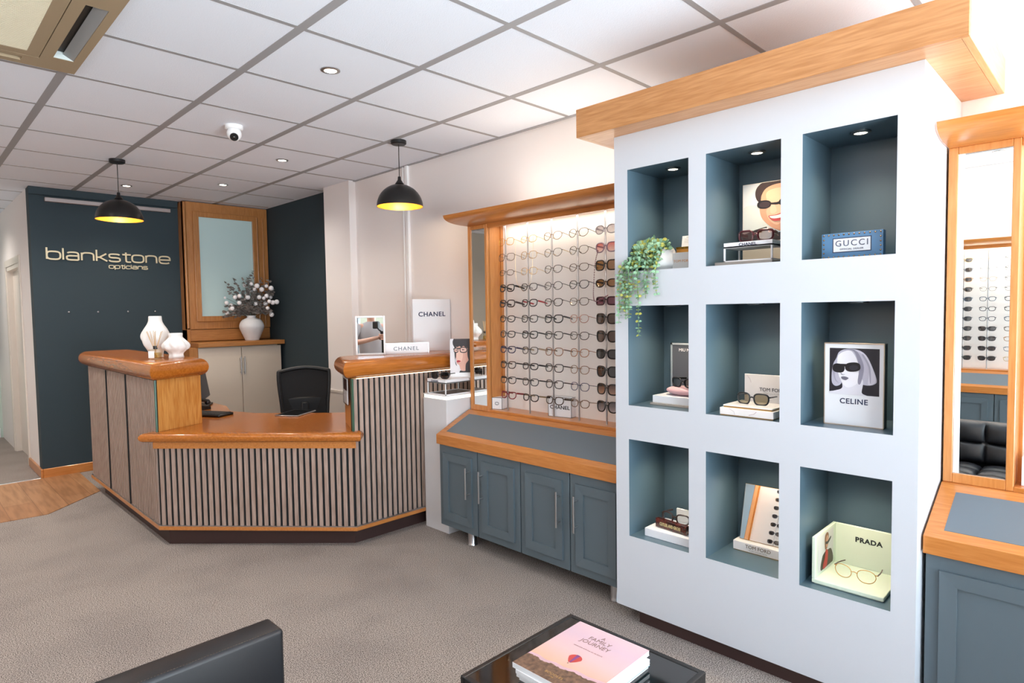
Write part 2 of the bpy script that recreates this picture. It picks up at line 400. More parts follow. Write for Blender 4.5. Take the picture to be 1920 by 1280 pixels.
# carcass
link('carcass', MB().prism([(1.16, 6.07), (1.16, 4.262), (1.97, 3.35), (2.925, 3.35), (2.925, 3.41), (2.0, 3.41), (1.22, 4.28), (1.22, 6.07)], .128, .683), BLACKIN, desk, 0)
link('end_pedestal', MB().prism([(1.16, 6.07), A, A2, (1.447, 6.07)], .713, 1.036), DZ, desk, 0)
link('end_pedestal', MB().prism([B, (2.925, 3.345), (2.925, B2[1]), B2], .713, 1.036), DZ, desk, 0)
def slat_run(p, q, z0, z1, n, skip=(), w=.0228, th=.008, gap0=.0):
    """vertical slats on black felt from p to q (outside on the right-hand side walking p->q)"""
    P, Q = Vector(p), Vector(q); d = (Q-P); Lr = d.length; d.normalize(); nrm = Vector((d.y, -d.x)); pitch = Lr/n
    s = MB()
    for i in range(n):
        a = P+d*(pitch*(i+.5)-w/2); b = a+d*w
        s.prism([tuple(a+nrm*th), tuple(b+nrm*th), tuple(b), tuple(a)], z0, z1)
    f = MB(); a, b = P, Q
    f.prism([tuple(a), tuple(b), tuple(b-nrm*.02), tuple(a-nrm*.02)], z0, z1)
    return s, f
for nm, p, q, z0, z1, n in (('left', (1.142, 6.07), (1.142, 4.268), .128, 1.032, 47), ('front', (1.142, 4.255), (1.96, 3.33), .128, .613, 32), ('right', (1.962, 3.335), (2.925, 3.335), .128, 1.032, 25)):
    s, f = slat_run(p, q, z0, z1, n)
    fo = link('felt_backing', f, BLACKIN, desk, 0); link('slats', s, SLAT, fo, 0)
link('panel_seam', MB().box(1.126, 1.133, 5.452, 5.462, .128, 1.032), BLACKIN, desk, 0)
link('panel_seam', MB().box(1.126, 1.133, 4.903, 4.913, .128, 1.032), BLACKIN, desk, 0)
# apron and low writing top
n2 = (-.7485, -.6632)
def along(t, o):  # point on the front line, pushed outward by o
    return (A[0]+(B[0]-A[0])*t+n2[0]*o, A[1]+(B[1]-A[1])*t+n2[1]*o)
link('apron', MB().prism([along(-.02, .028), along(1.02, .028), along(1.0, -.02), along(0, -.02)], .613, .66), OX, desk, 0)
top = MB(); bullnose(top, [along(-.045, .042), along(1.03, .042), along(1.02, -.04), along(-.03, -.04)], .656, .713)
link('nosing', top, DY, desk, 50)
link('writing_top', MB().prism([along(0, .02), along(.985, .02), (1.975, 3.362), (2.925, 3.37), (2.925, 4.0), (2.32, 4.0), (2.2, 4.11), (1.86, 4.5), (1.77, 4.75), (1.85, 5.05), (1.85, 6.05), (1.17, 6.05)], .683, .7135), DY, desk, 0)
# high tops with rounded nosing
def off(p, d, s): return (p[0]+d[0]*s, p[1]+d[1]*s)
lt = MB(); l1 = off((1.145, 4.25), (.383, -.924), .0); l2 = off((1.43, 4.368), (.383, -.924), .0)
bullnose(lt, [(1.145, 6.12), l1, l2, (1.43, 6.12)], 1.035, 1.15, .055, 10)
link('high_top', lt, DY, desk, 50)
rt = MB(); bullnose(rt, [(1.965, 3.345), (2.87, 3.345), (2.87, 3.66), (2.095, 3.66)], 1.035, 1.15, .055, 10)
link('high_top', rt, DX, desk, 50)
link('glass_edge', MB().box(1.134, 1.142, 4.252, 4.262, .713, 1.034), mat('green glass edge', '#3a6151', .3), desk, 0)
link('glass_edge', MB().box(1.955, 1.962, 3.318, 3.335, .713, 1.034), mat('green glass edge', '#3a6151', .3), desk, 0)
LEDW = emis('led strip glow', '#fff1d6', 3)
link('led_strip', MB().box(1.99, 2.92, 3.326, 3.330, 1.030, 1.0335), LEDW, desk, 0)
# leaflet in a holder on the inner end panel
lf = thing('leaflet_holder', 'small clear leaflet holder fixed to the end panel of the right counter', 'leaflet holder', (2.02, 3.47, .87))
Lm = Matrix.Translation((2.01, 3.475, .95)) @ Matrix.Rotation(math.atan2(MBv[1], MBv[0]), 4, 'Z')
mb = MB(); mb.T = Lm; mb.box(-.075, .105, .0, .012, -.09, .085); link('holder', mb, lens_mat('clear acrylic', (.95, .96, .97), .1), lf, 0)
mb = MB(); mb.T = Lm; mb.box(-.07, .1, .003, .008, -.085, .075); link('leaflet', mb, WHITEM, lf, 0)
mb = MB(); mb.T = Lm; mb.box(-.06, .09, .0088, .0094, .0, .07); link('leaflet_photo', mb, mat('leaflet dark red picture', '#4a2019', .5), lf, 0)

# things on the desk
def xf(x, y, z, deg): return Matrix.Translation((x, y, z)) @ Matrix.Rotation(math.radians(deg), 4, 'Z')
k = thing('keyboard', 'black computer keyboard on the desk beside the left end panel', 'keyboard', (1.6, 4.72, .7135))
mb = MB(); mb.T = xf(1.57, 4.72, .7135, 118); mb.box(-.2, .2, -.075, .075, 0, .018, .006); link('keyboard_body', mb, BLACK, k)
mb = MB(); mb.T = xf(1.57, 4.72, .7135, 118)
for i in range(14):
    for j in range(5): mb.box(-.185+i*.0265, -.162+i*.0265, -.062+j*.025, -.041+j*.025, .018, .022, .002)
link('keys', mb, mat('black key', '#1b1c1f', .5), k)
ph = thing('desk_telephone', 'black desk telephone behind the keyboard', 'telephone', (1.62, 5.0, .7135))
mb = MB(); mb.T = xf(1.60, 5.03, .7135, 110); mb.extr([(-.09, 0), (.09, 0), (.09, .055), (-.09, .02)], 'x', -.08, .08); link('telephone_body', mb, BLACK, ph)
mb = MB(); mb.T = xf(1.60, 5.03, .7135, 110); mb.tube(smooth_loop([(-.055, -.085, .04), (-.055, -.07, .065), (-.055, 0, .08), (-.055, .07, .09), (-.055, .088, .07)], 4, False), [.018]+[.021]*3+[.014]*10+[.021]*3+[.018], 8); link('handset', mb, BLACK, ph)
mo = thing('computer_monitor', 'dark computer monitor seen from the side behind the left end panel', 'monitor', (1.72, 5.22, .7135))
mb = MB(); mb.T = xf(1.72, 5.22, .7135, 62) @ Matrix.Translation((0, 0, .18)) @ Matrix.Rotation(math.radians(-9), 4, 'X'); mb.box(-.22, .22, -.014, .014, -.13, .13, .006); link('screen_housing', mb, mat('dark blue black screen', '#1a2232', .3), mo)
mb = MB(); mb.T = xf(1.72, 5.22, .7135, 62); mb.box(-.02, .02, .01, .035, 0, .2, .004).box(-.11, .11, -.07, .1, 0, .012, .004); link('monitor_stand', mb, BLACK, mo)
tb = thing('tablet_computer', 'silver edged tablet with a black screen lying on the low desk top', 'tablet', (1.93, 4.14, .7135))
mb = MB(); mb.T = xf(1.933, 4.175, .7135, -57); mb.box(-.09, .09, -.001, .249, 0, .009, .003)
mb.T = xf(1.933, 4.132, .7135, -57) @ Matrix.Identity(4); link('tablet_case', mb, CHROME, tb)
mb = MB(); mb.T = xf(1.933, 4.175, .7135, -57); mb.box(-.082, .082, .008, .24, .0085, .0098); link('tablet_screen', mb, BLACKG, tb)

# office chair
ch = thing('office_chair', 'black mesh backed office chair behind the reception desk', 'chair', (2.33, 4.62, 0), math.radians(0))
MESHB = mat('black chair mesh', '#17181b', .8, bump=.4, bscale=900); PL = mat('chair frame plastic', '#141518', .5)
cm = xf(2.31, 4.62, 0, -24)   # local: x across, -y front, facing the customer side
def cmb():
    m_ = MB(); m_.T = cm; return m_
outl = smooth_loop([(-.15, .50), (-.185, .72), (-.20, .93), (-.17, .962), (0, .985), (.17, .962), (.20, .93), (.185, .72), (.15, .50), (0, .46)], 5)
back = cmb(); pts = [(x, .22+.05*(1-(x/.24)**2)+.08*(z-.5), z) for x, z in outl]
back.tube(pts, .016, 8, closed=True); link('backrest_frame', back, PL, ch)
mb = cmb(); vs = []; nu, nv = 12, 12
for j in range(nv+1):
    z = .47+.50*j/nv
    hw = .145+.05*(j/nv)-(.015 if j == nv else 0)
    for i in range(nu+1):
        x = -hw+2*hw*i/nu; vs.append((x, .22+.05*(1-(x/.24)**2)+.08*(z-.5)+.002, z))
mb.add(vs, [[j*(nu+1)+i, j*(nu+1)+i+1, (j+1)*(nu+1)+i+1, (j+1)*(nu+1)+i] for j in range(nv) for i in range(nu)]); link('mesh_back', mb, MESHB, ch)
mb = cmb(); mb.box(-.17, .17, .275, .3, .60, .74, .012); link('lumbar_pad', mb, PL, ch)
mb = cmb(); mb.box(-.03, .03, .25, .29, .42, .70, .01).box(-.04, .04, .02, .29, .40, .44, .01); link('back_spine', mb, PL, ch)
mb = cmb(); mb.box(-.235, .235, -.24, .2, .45, .52, .03, 2); link('seat', mb, mat('black seat fabric', '#16171a', .9), ch)
mb = cmb(); mb.tube([(0, 0, .1), (0, 0, .45)], .025, 12); link('gas_lift', mb, CHROME, ch)
for a in range(5):
    t = 2*PI*a/5; mb = cmb(); mb.tube([(0, 0, .1), (.15*math.cos(t), .15*math.sin(t), .095), (.27*math.cos(t), .27*math.sin(t), .07)], [.028, .022, .016], 8)
    lg = link('base_arm', mb, PL, ch); mb = cmb(); mb.ball((.27*math.cos(t), .27*math.sin(t), .028), .028); link('castor', mb, BLACK, lg)

# counter: tall and small wavy vases, diffuser
MARB = mat('white sculpted ceramic', '#efeeec', .35, var=.03, vscale=18, bump=.15, bscale=20)
def wav(a, z): return 1+.0
tv = MB()
def fn_t(a, z):
    t = z-1.15; k_ = max(0, math.sin(PI*min(1, t/.20)))**1.2
    return 1+.20*k_*math.sin(4*a+16*t)*.85+.06*k_*math.sin(7*a-34*t)
prof = [(.001, 1.15), (.040, 1.15), (.042, 1.165), (.048, 1.20), (.066, 1.24), (.078, 1.275), (.080, 1.31), (.070, 1.345), (.052, 1.375), (.042, 1.40), (.040, 1.427), (.036, 1.427), (.036, 1.36), (.001, 1.35)]
tv.lathe([tuple(p) for p in smooth_loop(prof, 3, False)], 1.275, 4.70, 48, fn_t)
solo('vase', tv, MARB, 'tall white sculpted ceramic vase on the left counter top', 'vase', (1.275, 4.70, 1.15), smooth=60)
sv = MB()
def fn_s(a, z):
    t = z-1.15; k_ = max(0, math.sin(PI*min(1, t/.15)))
    return 1+.17*k_*(abs(math.sin(4*a+(12 if t > .075 else -12)*(t-.075)*2))-.5)+.04*k_*math.sin(8*a+60*t)
prof = [(.001, 1.15), (.045, 1.15), (.043, 1.175), (.052, 1.192), (.072, 1.212), (.078, 1.232), (.073, 1.252), (.052, 1.278), (.042, 1.29), (.043, 1.312), (.038, 1.312), (.037, 1.25), (.001, 1.24)]
sv.lathe([tuple(p) for p in smooth_loop(prof, 3, False)], 1.345, 4.52, 48, fn_s)
solo('vase', sv, MARB, 'short wide white sculpted vase at the near end of the left counter top', 'vase', (1.345, 4.52, 1.15), smooth=50)
df = thing('reed_diffuser', 'square glass reed diffuser with a white label in front of the tall vase', 'diffuser', (1.215, 4.50, 1.15))
D0 = xf(1.215, 4.50, 1.15, -45)
mb = MB(); mb.T = D0; mb.box(-.037, .037, -.022, .022, 0, .068, .006, 2); link('bottle', mb, lens_mat('diffuser bottle glass', (.93, .92, .86), .1), df)
mb = MB(); mb.T = D0; mb.box(-.032, .032, -.018, .018, .006, .045, .004); link('scented_oil', mb, lens_mat('amber oil', (.92, .82, .55), .02), df)
mb = MB(); mb.T = D0; mb.box(-.034, .004, -.0235, -.0222, .010, .055); link('paper_label', mb, WHITEM, df, 0)
mb = MB(); mb.T = D0; mb.lathe([(.001, .068), (.013, .068), (.013, .088), (.001, .088)], 0, 0, 16); link('collar', mb, BLACK, df)
mb = MB(); mb.T = D0
for dx, dy in ((-.055, .01), (-.048, -.01), (-.02, .02), (.0, 0), (.012, -.01), (.045, .01), (.05, -.015), (-.03, 0)):
    mb.tube([(-dx*.25, -dy*.3, .012), (dx, dy, .18+.012*random.random())], .0016, 5)
link('reeds', mb, mat('reed straw', '#cfae84', .7), df)

# right counter: mirror frame, name strip, tall board, further display
def block(name, cx, cy, z, w, d, h, deg, m, label, cat, tilt=0, group=None, bev=.001):
    t = thing(name, label, cat, (cx, cy, z), 0, group)
    M_ = xf(cx, cy, z, deg) @ Matrix.Rotation(math.radians(tilt), 4, 'X')
    mb = MB(); mb.T = M_; mb.box(-w/2, w/2, 0, d, 0, h, bev); link('board', mb, m, t, 30); return t, M_
mf = thing('table_mirror', 'small white framed mirror standing at the left of the right counter top', 'mirror', (2.262, 3.60, 1.15))
T = xf(2.262, 3.588, 1.15, -33) @ Matrix.Rotation(math.radians(-1), 4, 'X')
mb = MB(); mb.T = T; w, h = .195, .262
for a in ((-w/2, -w/2+.013, 0, h), (w/2-.013, w/2, 0, h), (-w/2+.013, w/2-.013, 0, .013), (-w/2+.013, w/2-.013, h-.013, h)): mb.box(a[0], a[1], -.008, .012, a[2], a[3], .003)
link('frame', mb, WHITEM, mf)
mb = MB(); mb.T = T; mb.box(-w/2+.012, w/2-.012, .0, .004, .012, h-.012); link('mirror_glass', mb, MIRROR, mf, 0)
mb = MB(); mb.T = T; mb.box(-.02, .02, .012, .016, .02, .2).box(-.02, .02, .012, .06, .02, .026); link('easel_back', mb, WHITEM, mf, 0)
ns, M_ = block('name_plaque', 2.485, 3.50, 1.15, .31, .02, .072, -28, WHITE, 'long low white name plaque with a silver edge between the mirror and the tall board', 'plaque')
text('CHANEL', .036, M_ @ frame3((.0, -.0006, .034), (1, 0, 0), (0, 0, 1)), mat('silver lettering', '#7c8791', .5), ns, sx=1.1, spacing=1.2, bold=.0006)
mb = MB(); mb.T = M_; mb.box(-.156, .156, -.001, .021, .0715, .0735).box(.154, .1565, -.001, .021, 0, .072); link('edge_trim', mb, CHROME, ns, 0)
tbd, M_ = block('display_board', 2.775, 3.58, 1.15, .30, .03, .375, -12, WHITE, 'tall white rectangular brand board at the right end of the counter top', 'board')
text('CHANEL', .046, M_ @ frame3((.0, -.0006, .265), (1, 0, 0), (0, 0, 1)), INK, tbd, sx=1.12, spacing=1.12, bold=.0009)

# ------------------------------------------------------------------ back alcove joinery
fr = thing('window_surround', 'deep framed wooden wall panel with a frosted glass pane behind the desk', 'window', (2.53, 6.85, 1.17))
x0, x1, z0, z1, yf = 2.105, 2.955, 1.19, 2.575, 6.70
link('side_box', MB().box(x0, x0+.03, yf, YB, z0-.03, z1, .002), BW, fr, 0)
prof_out = .075
mb = MB()
def mitre_frame(mb, x0, x1, z0, z1, w, ya, yb):
    o = [(x0, z0), (x1, z0), (x1, z1), (x0, z1)]; i = [(x0+w, z0+w), (x1-w, z0+w), (x1-w, z1-w), (x0+w, z1-w)]
    vs = []
    for k in range(4):
        vs = [(o[k][0], ya, o[k][1]), (o[(k+1) % 4][0], ya, o[(k+1) % 4][1]), (i[(k+1) % 4][0], ya, i[(k+1) % 4][1]), (i[k][0], ya, i[k][1])]
        vs += [(x, yb, z) for x, _, z in vs]
        mb.add(vs, [[0, 1, 2, 3], [7, 6, 5, 4], [0, 4, 5, 1], [1, 5, 6, 2], [2, 6, 7, 3], [3, 7, 4, 0]])
zb = 1.295
mitre_frame(mb, x0, x1, zb, z1, .10, yf, yf+.05); link('outer_frame', mb, BW, fr, 0)
mb = MB(); mb.tube([(x0+.012, yf, zb+.01), (x0+.012, yf, z1-.01)], .014, 10).tube([(x1-.05, yf-.002, zb+.01), (x1-.05, yf-.002, z1-.1)], .008, 10); link('edge_moulding', mb, BW, fr)
mb = MB(); mitre_frame(mb, x0+.095, x1-.115, zb+.08, z1-.095, .045, yf-.014, yf+.03); inf = link('inner_frame', mb, BW, fr, 0)
mb = MB(); a0, a1, c0, c1 = x0+.095, x1-.115, zb+.08, z1-.095
for d_, r_m in ((0, .007), (.045, .005)):
    q_ = [(a0+d_, yf-.010, c0+d_), (a1-d_, yf-.010, c0+d_), (a1-d_, yf-.010, c1-d_), (a0+d_, yf-.010, c1-d_)]
    for k_ in range(4): mb.tube([q_[k_], q_[(k_+1) % 4]], r_m, 8)
link('bead', mb, BW, inf)
def frosted():
    m, nt, out = base_mat('frosted glass')
    b = nt.nodes.new('ShaderNodeBsdfPrincipled'); nt.links.new(b.outputs[0], out.inputs[0])
    b.inputs['Base Color'].default_value = (*rgb('#a6babb'), 1); b.inputs['Roughness'].default_value = .35
    b.inputs['Emission Color'].default_value = (*rgb('#a9c4c2'), 1); b.inputs['Emission Strength'].default_value = .12; return m  # weak emission stands in for light coming through from behind
link('frosted_pane', MB().box(x0+.13, x1-.15, yf+.012, yf+.02, zb+.12, z1-.135), frosted(), fr, 0)
link('lower_rail', MB().box(x0, x1, yf+.01, YB, 1.17, zb-.004, .004), BWX, fr, 0)
cb = thing('low_cupboard', 'cream two door cupboard with a wood top and side in the back alcove', 'cupboard', (2.53, 6.6, 0))
link('side_panel', MB().box(2.02, 2.10, 6.40, 6.84, 0, 1.12, .002), BW, cb, 0)
link('carcass', MB().box(2.10, 2.90, 6.42, 6.84, 0, 1.115), CREAM, cb, 0)
link('wood_top', MB().box(2.09, 2.955, 6.355, 6.84, 1.12, 1.165, .003), BWX, cb, 0)
for a, b_, hx in ((2.10, 2.513, 2.497), (2.517, 2.93, 2.533)):
    d = link('door', MB().box(a+.001, b_-.001, 6.40, 6.42, .03, 1.108, .0015), CREAM, cb, 0)
    hb = MB().tube([(hx, 6.37, .83), (hx, 6.37, 1.01)], .006, 10)
    for z in (.85, .99): hb.tube([(hx, 6.40, z), (hx, 6.37, z)], .004, 8)
    link('handle', hb, STEEL, d)

# bouquet vase
vx, vy, vz = 2.69, 6.55, 1.165
vb = MB(); vb.lathe([tuple(p) for p in smooth_loop([(.001, vz), (.062, vz), (.075, vz+.02), (.118, vz+.12), (.120, vz+.165), (.095, vz+.212), (.05, vz+.235), (.042, vz+.245), (.048, vz+.256), (.04, vz+.256), (.038, vz+.2), (.001, vz+.19)], 4, False)], vx, vy, 40)
solo('round_vase', vb, mat('mottled white stoneware', '#d9dade', .6, var=.05, vscale=14), 'round white stoneware vase on the wood topped cupboard', 'vase', (vx, vy, vz), smooth=60)
bq = thing('dried_bouquet', 'dried bouquet of white cotton balls and grey eucalyptus in the round vase', 'flowers', (vx, vy, vz+.24))
heads = [(481, 553, 0), (468, 565, 1), (462, 563, 1), (482, 557, 0)]
rnd = random.Random(3)
stem = MB(); leaf = MB(); root = Vector((vx, vy, vz+.22)); right = Vector((.86, -.5, 0)); toward = Vector((-.5, -.86, 0))
def leafq(mb, c, d, up, L, W):
    d = Vector(d).normalized(); s = d.cross(Vector(up))
    s = s.normalized() if s.length > 1e-4 else d.orthogonal().normalized(); n = s.cross(d); c = Vector(c)
    mb.add([c, c+d*L*.35+s*W*.5+n*W*.12, c+d*L*.75+s*W*.42, c+d*L, c+d*L*.75-s*W*.42, c+d*L*.35-s*W*.5+n*W*.12], [[0, 1, 2, 3, 4, 5]])
ball = None; COT = mat('cotton white', '#f1eff2', .95, bump=.4, bscale=90)
spots = [(-.06, .31), (.0, .26), (-.03, .22), (.02, .23), (.01, .19), (-.09, .21), (-.14, .2), (.05, .27), (.12, .27), (.09, .2), (.14, .19), (.17, .21), (.2, .2), (.2, .16), (.23, .15), (.27, .155), (.05, .14), (.15, .14), (.18, .1), (-.27, .2), (-.22, .15), (-.19, .13), (-.2, .1), (-.24, .06), (.21, .04), (-.02, .2), (.08, .3), (.17, .3), (.22, .28), (-.17, .1), (.02, .32), (-.1, .15)]
for i, (sx_, sz) in enumerate(spots):
    dpt = rnd.uniform(-.08, .14); p = root+right*(sx_*.98)+Vector((0, 0, sz*1.15))+toward*dpt
    mid = root+(p-root)*.55+Vector((0, 0, .04))
    stem.tube(smooth_loop([tuple(root), tuple(mid), tuple(p)], 4, False), .0016, 4)
    r0 = rnd.uniform(.018, .026)
    if ball is None:
        bm_ = MB().ball((0, 0, 0), .02, 12, 8); ball = link('cotton_head', bm_, COT, bq, 60, world=False); ball.location = p-bq.location
    else:
        c = ball.copy(); C.objects.link(c); c.parent = bq; c.location = p-bq.location; c.scale = (r0/.02,)*3
for i in range(64):
    sx_ = rnd.uniform(-.27, .24); top_ = .44-abs(sx_)*.6; sz = rnd.uniform(.02, top_)
    if i < 8: sx_ = (-.22, -.16, -.19, .03, .0, .2, .12, -.05)[i]; sz = (.38, .42, .33, .50, .44, .40, .42, .40)[i]
    p = root+right*(sx_*1.0)+Vector((0, 0, sz))+toward*rnd.uniform(-.08, .15)
    mid = root+(p-root)*.5+Vector((0, 0, .05)); path = smooth_loop([tuple(root), tuple(mid), tuple(p)], 6, False)
    stem.tube(path, .0013, 4)
    for q in range(4, len(path)):
        c = Vector(path[q])
        for s_ in (-1, 1):
            d = Vector((rnd.uniform(-1, 1), rnd.uniform(-1, 1), rnd.uniform(-.3, .8)))
            leafq(leaf, c, d, (rnd.random(), rnd.random(), 1), rnd.uniform(.024, .04), rnd.uniform(.02, .032))
link('stems', stem, mat('dry stem', '#5a544b', .8), bq); link('leaves', leaf, mat('grey eucalyptus leaf', '#8d8783', .8, var=.25, vscale=30), bq, 0)

# ------------------------------------------------------------------ wall lettering (extended rounded letters drawn as strokes)
SIGN = mat('champagne metal letter', '#c9bb9c', .4, .3)
def se(cx, cy, a, b, t0, t1, n=22, e=3.2):
    out = []
    for i in range(n+1):
        t = math.radians(t0+(t1-t0)*i/n); c, s = math.cos(t), math.sin(t)
        out.append((cx+a*math.copysign(abs(c)**(2/e), c), cy+b*math.copysign(abs(s)**(2/e), s)))
    return out
xh = .84; bw = .60
GL = {  # strokes on a grid: x height 1 ; advance ; list of (points, closed)
 'b': (1.45, [([(0, 0), (0, 1.48)], 0), (se(.6, .5, .6, .5, 180, -180), 0)]),
 'l': (.32, [([(0, 0), (0, 1.48)], 0)]),
 'a': (1.38, [([(1.08, 0), (1.08, .55)]+se(.56, .62, .52, .38, 0, 150, 12), 0), (se(.5, .27, .5, .27, 80, 280, 14)+[(1.06, 0)], 0), ([(.55, .54), (1.06, .54)], 0)]),
 'n': (1.4, [([(0, 0), (0, 1)], 0), ([(0, .55)]+se(.56, .52, .56, .48, 170, 0, 14)+[(1.12, 0)], 0)]),
 'k': (1.2, [([(0, 0), (0, 1.48)], 0), ([(.0, .5), (.28, .5), (.95, 1.0)], 0), ([(.28, .5), (1.02, 0)], 0)]),
 's': (1.34, [(se(.55, .75, .52, .25, 20, 180, 10)+se(.55, .75, .52, .24, 180, 262, 4)+se(.55, .26, .54, .25, 82, -20, 6)+se(.55, .26, .54, .26, -20, -172, 10), 0)]),
 't': (.98, [([(.36, 1.3), (.36, .3)]+se(.62, .26, .26, .26, 190, 275, 6)+[(.86, 0)], 0), ([(0, 1), (.86, 1)], 0)]),
 'o': (1.45, [(se(.6, .5, .6, .5, 0, 345, 24), 1)]),
 'e': (1.4, [([(.02, .5), (1.16, .5)]+se(.6, .5, .58, .5, 0, 318, 26), 0)]),
 'p': (1.45, [([(0, -.42), (0, 1)], 0), (se(.6, .5, .6, .5, 180, -180), 0)]),
 'i': (.32, [([(0, 0), (0, 1)], 0), ([(0, 1.2), (0, 1.38)], 0)]),
 'c': (1.32, [(se(.58, .5, .58, .5, 38, 322, 22), 0)])}
def wordmark(word, x0, x1, z, name, parent, sw):
    adv = sum(GL[c][0] for c in word[:-1])+1.18; s = (x1-x0)/adv; x = 0
    for ch_ in word:
        a, st = GL[ch_]; mb = MB(); mb.T = frame3((x0+x*s, YB-.001, z), (1, 0, 0), (0, 0, 1))
        for si, (pts, cl) in enumerate(st): ribbon(mb, [(p[0]*s, p[1]*s*xh) for p in pts], sw, .012+.0007*si, bool(cl))
        link('letter', mb, SIGN, parent, 0); x += a
    return s
sg = thing('wall_sign', 'raised champagne wordmark reading blankstone opticians on the dark wall', 'sign', (1.52, 6.85, 1.95))
wordmark('blankstone', 1.012, 2.012, 1.957, 'blankstone', sg, .0135)
wordmark('opticians', 1.485, 1.812, 1.892, 'opticians', sg, .0075)
pr = solo('picture_rail', MB().box(1.013, 2.032, 6.815, 6.849, 2.463, 2.502, .004), mat('pinkish aluminium', '#a59c9c', .35, .6), 'slim pale aluminium rail fixed high on the dark wall above the sign', 'rail', (1.52, 6.85, 2.46))
for i, x in enumerate((1.155, 1.382, 1.627, 1.863)):
    solo('wall_screw', MB().ball((x, 6.846, 1.482), .0085, 8, 6, (1, .6, 1)), CHROME, 'silver wall stud below the sign, %s from the left' % ('first', 'second', 'third', 'fourth')[i], 'screw', (x, 6.85, 1.482), 'row of four wall studs')
pic = thing('corridor_picture', 'blue and grey picture on the end wall of the corridor', 'picture', (.72, 9.58, 1.0))
link('canvas', MB().box(.35, .86, 9.565, 9.6, .92, 1.95, .004), mat('teal canvas', '#2f7f92', .5, var=.5, vscale=3), pic, 0)
link('brown_swirl', MB().extr([tuple(p) for p in smooth_loop([(.86, 1.05), (.74, 1.1), (.70, 1.35), (.76, 1.55), (.86, 1.62)], 5)], 'y', 9.560, 9.566), mat('brown swirl paint', '#6d5646', .6, var=.3), pic, 0)

# ------------------------------------------------------------------ ceiling fittings
def pendant(x, y, label):
    t = thing('pendant_lamp', label, 'pendant lamp', (x, y, CEIL), 0, 'black dome pendant lamps')
    link('ceiling_rose', MB().lathe([(.001, CEIL-.026), (.045, CEIL-.026), (.052, CEIL-.02), (.052, CEIL), (.001, CEIL)], x, y, 28), BLACK, t)
    link('cord', MB().tube([(x, y, CEIL-.024), (x, y, 2.34)], .003, 6), BLACK, t)
    zr = 2.146; R = .155
    sh = MB().lathe([(R*math.cos(a*PI/2/12), zr+R*.97*math.sin(a*PI/2/12)) for a in range(12)]+[(.030, 2.299), (.022, 2.31), (.012, 2.325), (.010, 2.347), (.002, 2.349)], x, y, 44)
    link('shade', sh, mat('black dome metal', '#1c1b1b', .35, .3), t)
    ins = MB().lathe([((R-.003)*math.cos(a*PI/2/12), zr+.001+(R-.003)*.97*math.sin(a*PI/2/12)) for a in range(12)]+[(.003, zr+.15)], x, y, 44)
    link('gold_lining', ins, mat('gold leaf lining', '#e8a440', .4, .6, emit='#ff9a2e', es=.22), t)  # emission puts the bulb's glow into the lining itself
    link('bulb', MB().ball((x, y, zr+.075), .032, 16, 10, (1, 1, 1.15)).tube([(x, y, zr+.105), (x, y, zr+.15)], .014, 10), emis('warm bulb', '#ffe6be', 12), t)
    L = bpy.data.lights.new('pendant_bulb_light', 'POINT'); L.energy = 3; L.color = (1, .76, .48); L.shadow_soft_size = .035
    o = bpy.data.objects.new('pendant_bulb_light', L); C.objects.link(o); o.location = (0, 0, zr+.03-CEIL); o.parent = t
pendant(1.232, 5.30, 'black dome pendant lamp hanging over the left counter')
pendant(2.470, 3.51, 'black dome pendant lamp hanging over the right counter')
def downlight(x, y, z, label, parent=None, r=.045, e=9, power=24, cone=120, grp='recessed ceiling downlights', tilt=(0, 0, 0), name='downlight', glow='warm downlight lens'):
    t = thing(name, label, 'downlight', (x, y, z), 0, grp) if parent is None else None
    P = t or parent
    ring = link('bezel' if t else 'downlight', MB().lathe([(r*.62, z-.001), (r*.7, z-.006), (r, z-.003), (r, z+.001)], x, y, 28), CHROME if t else NICHEB, P)
    link('lens', MB().lathe([(.0005, z-.0035), (r*.64, z-.0035)], x, y, 24), emis(glow, '#fff0d8', e), P if t else ring)
    L = bpy.data.lights.new('downlight_lamp', 'SPOT'); L.energy = power; L.color = (1, .88, .72) if parent is None else (1, .82, .58); L.shadow_soft_size = .03; L.spot_size = math.radians(cone); L.spot_blend = .9
    o = bpy.data.objects.new('downlight_lamp', L); C.objects.link(o); o.parent = P; o.location = Vector((x, y, z-.012))-Vector(P.location)
NICHEB = mat('dark bezel metal', '#6d7478', .3, .8)
for x, y, lb in ((1.531, 2.715, 'nearest recessed ceiling downlight, in the tile before the camera dome'), (2.129, 4.523, 'ceiling downlight between the dome camera and the white pillar'),
                 (2.134, 5.707, 'ceiling downlight nearest the wooden window surround'), (1.526, 6.29, 'ceiling downlight above the sign, just behind the left pendant'),
                 (-.65, .72, 'ceiling downlight seen only in the tall right hand mirror')):
    downlight(x, y, CEIL, lb)
dc = thing('dome_camera', 'white dome security camera on the ceiling', 'camera', (1.536, 3.90, CEIL))
link('mount', MB().lathe([(.001, CEIL-.025), (.045, CEIL-.025), (.052, CEIL-.018), (.052, CEIL), (.001, CEIL)], 1.536, 3.90, 28), WHITEM, dc)
link('eyeball', MB().ball((1.536, 3.90, CEIL-.05), .043, 20, 14), WHITEM, dc)
ld = Vector((-.25, -.62, -.55)).normalized(); lc = Vector((1.536, 3.90, CEIL-.05))
mb = MB(); mb.tube([lc+ld*.03, lc+ld*.0445], .024, 18); lo = link('lens_ring', mb, BLACK, dc)
mb = MB(); mb.ball(tuple(lc+ld*.040), .012, 10, 8); link('lens', mb, BLACKG, lo)
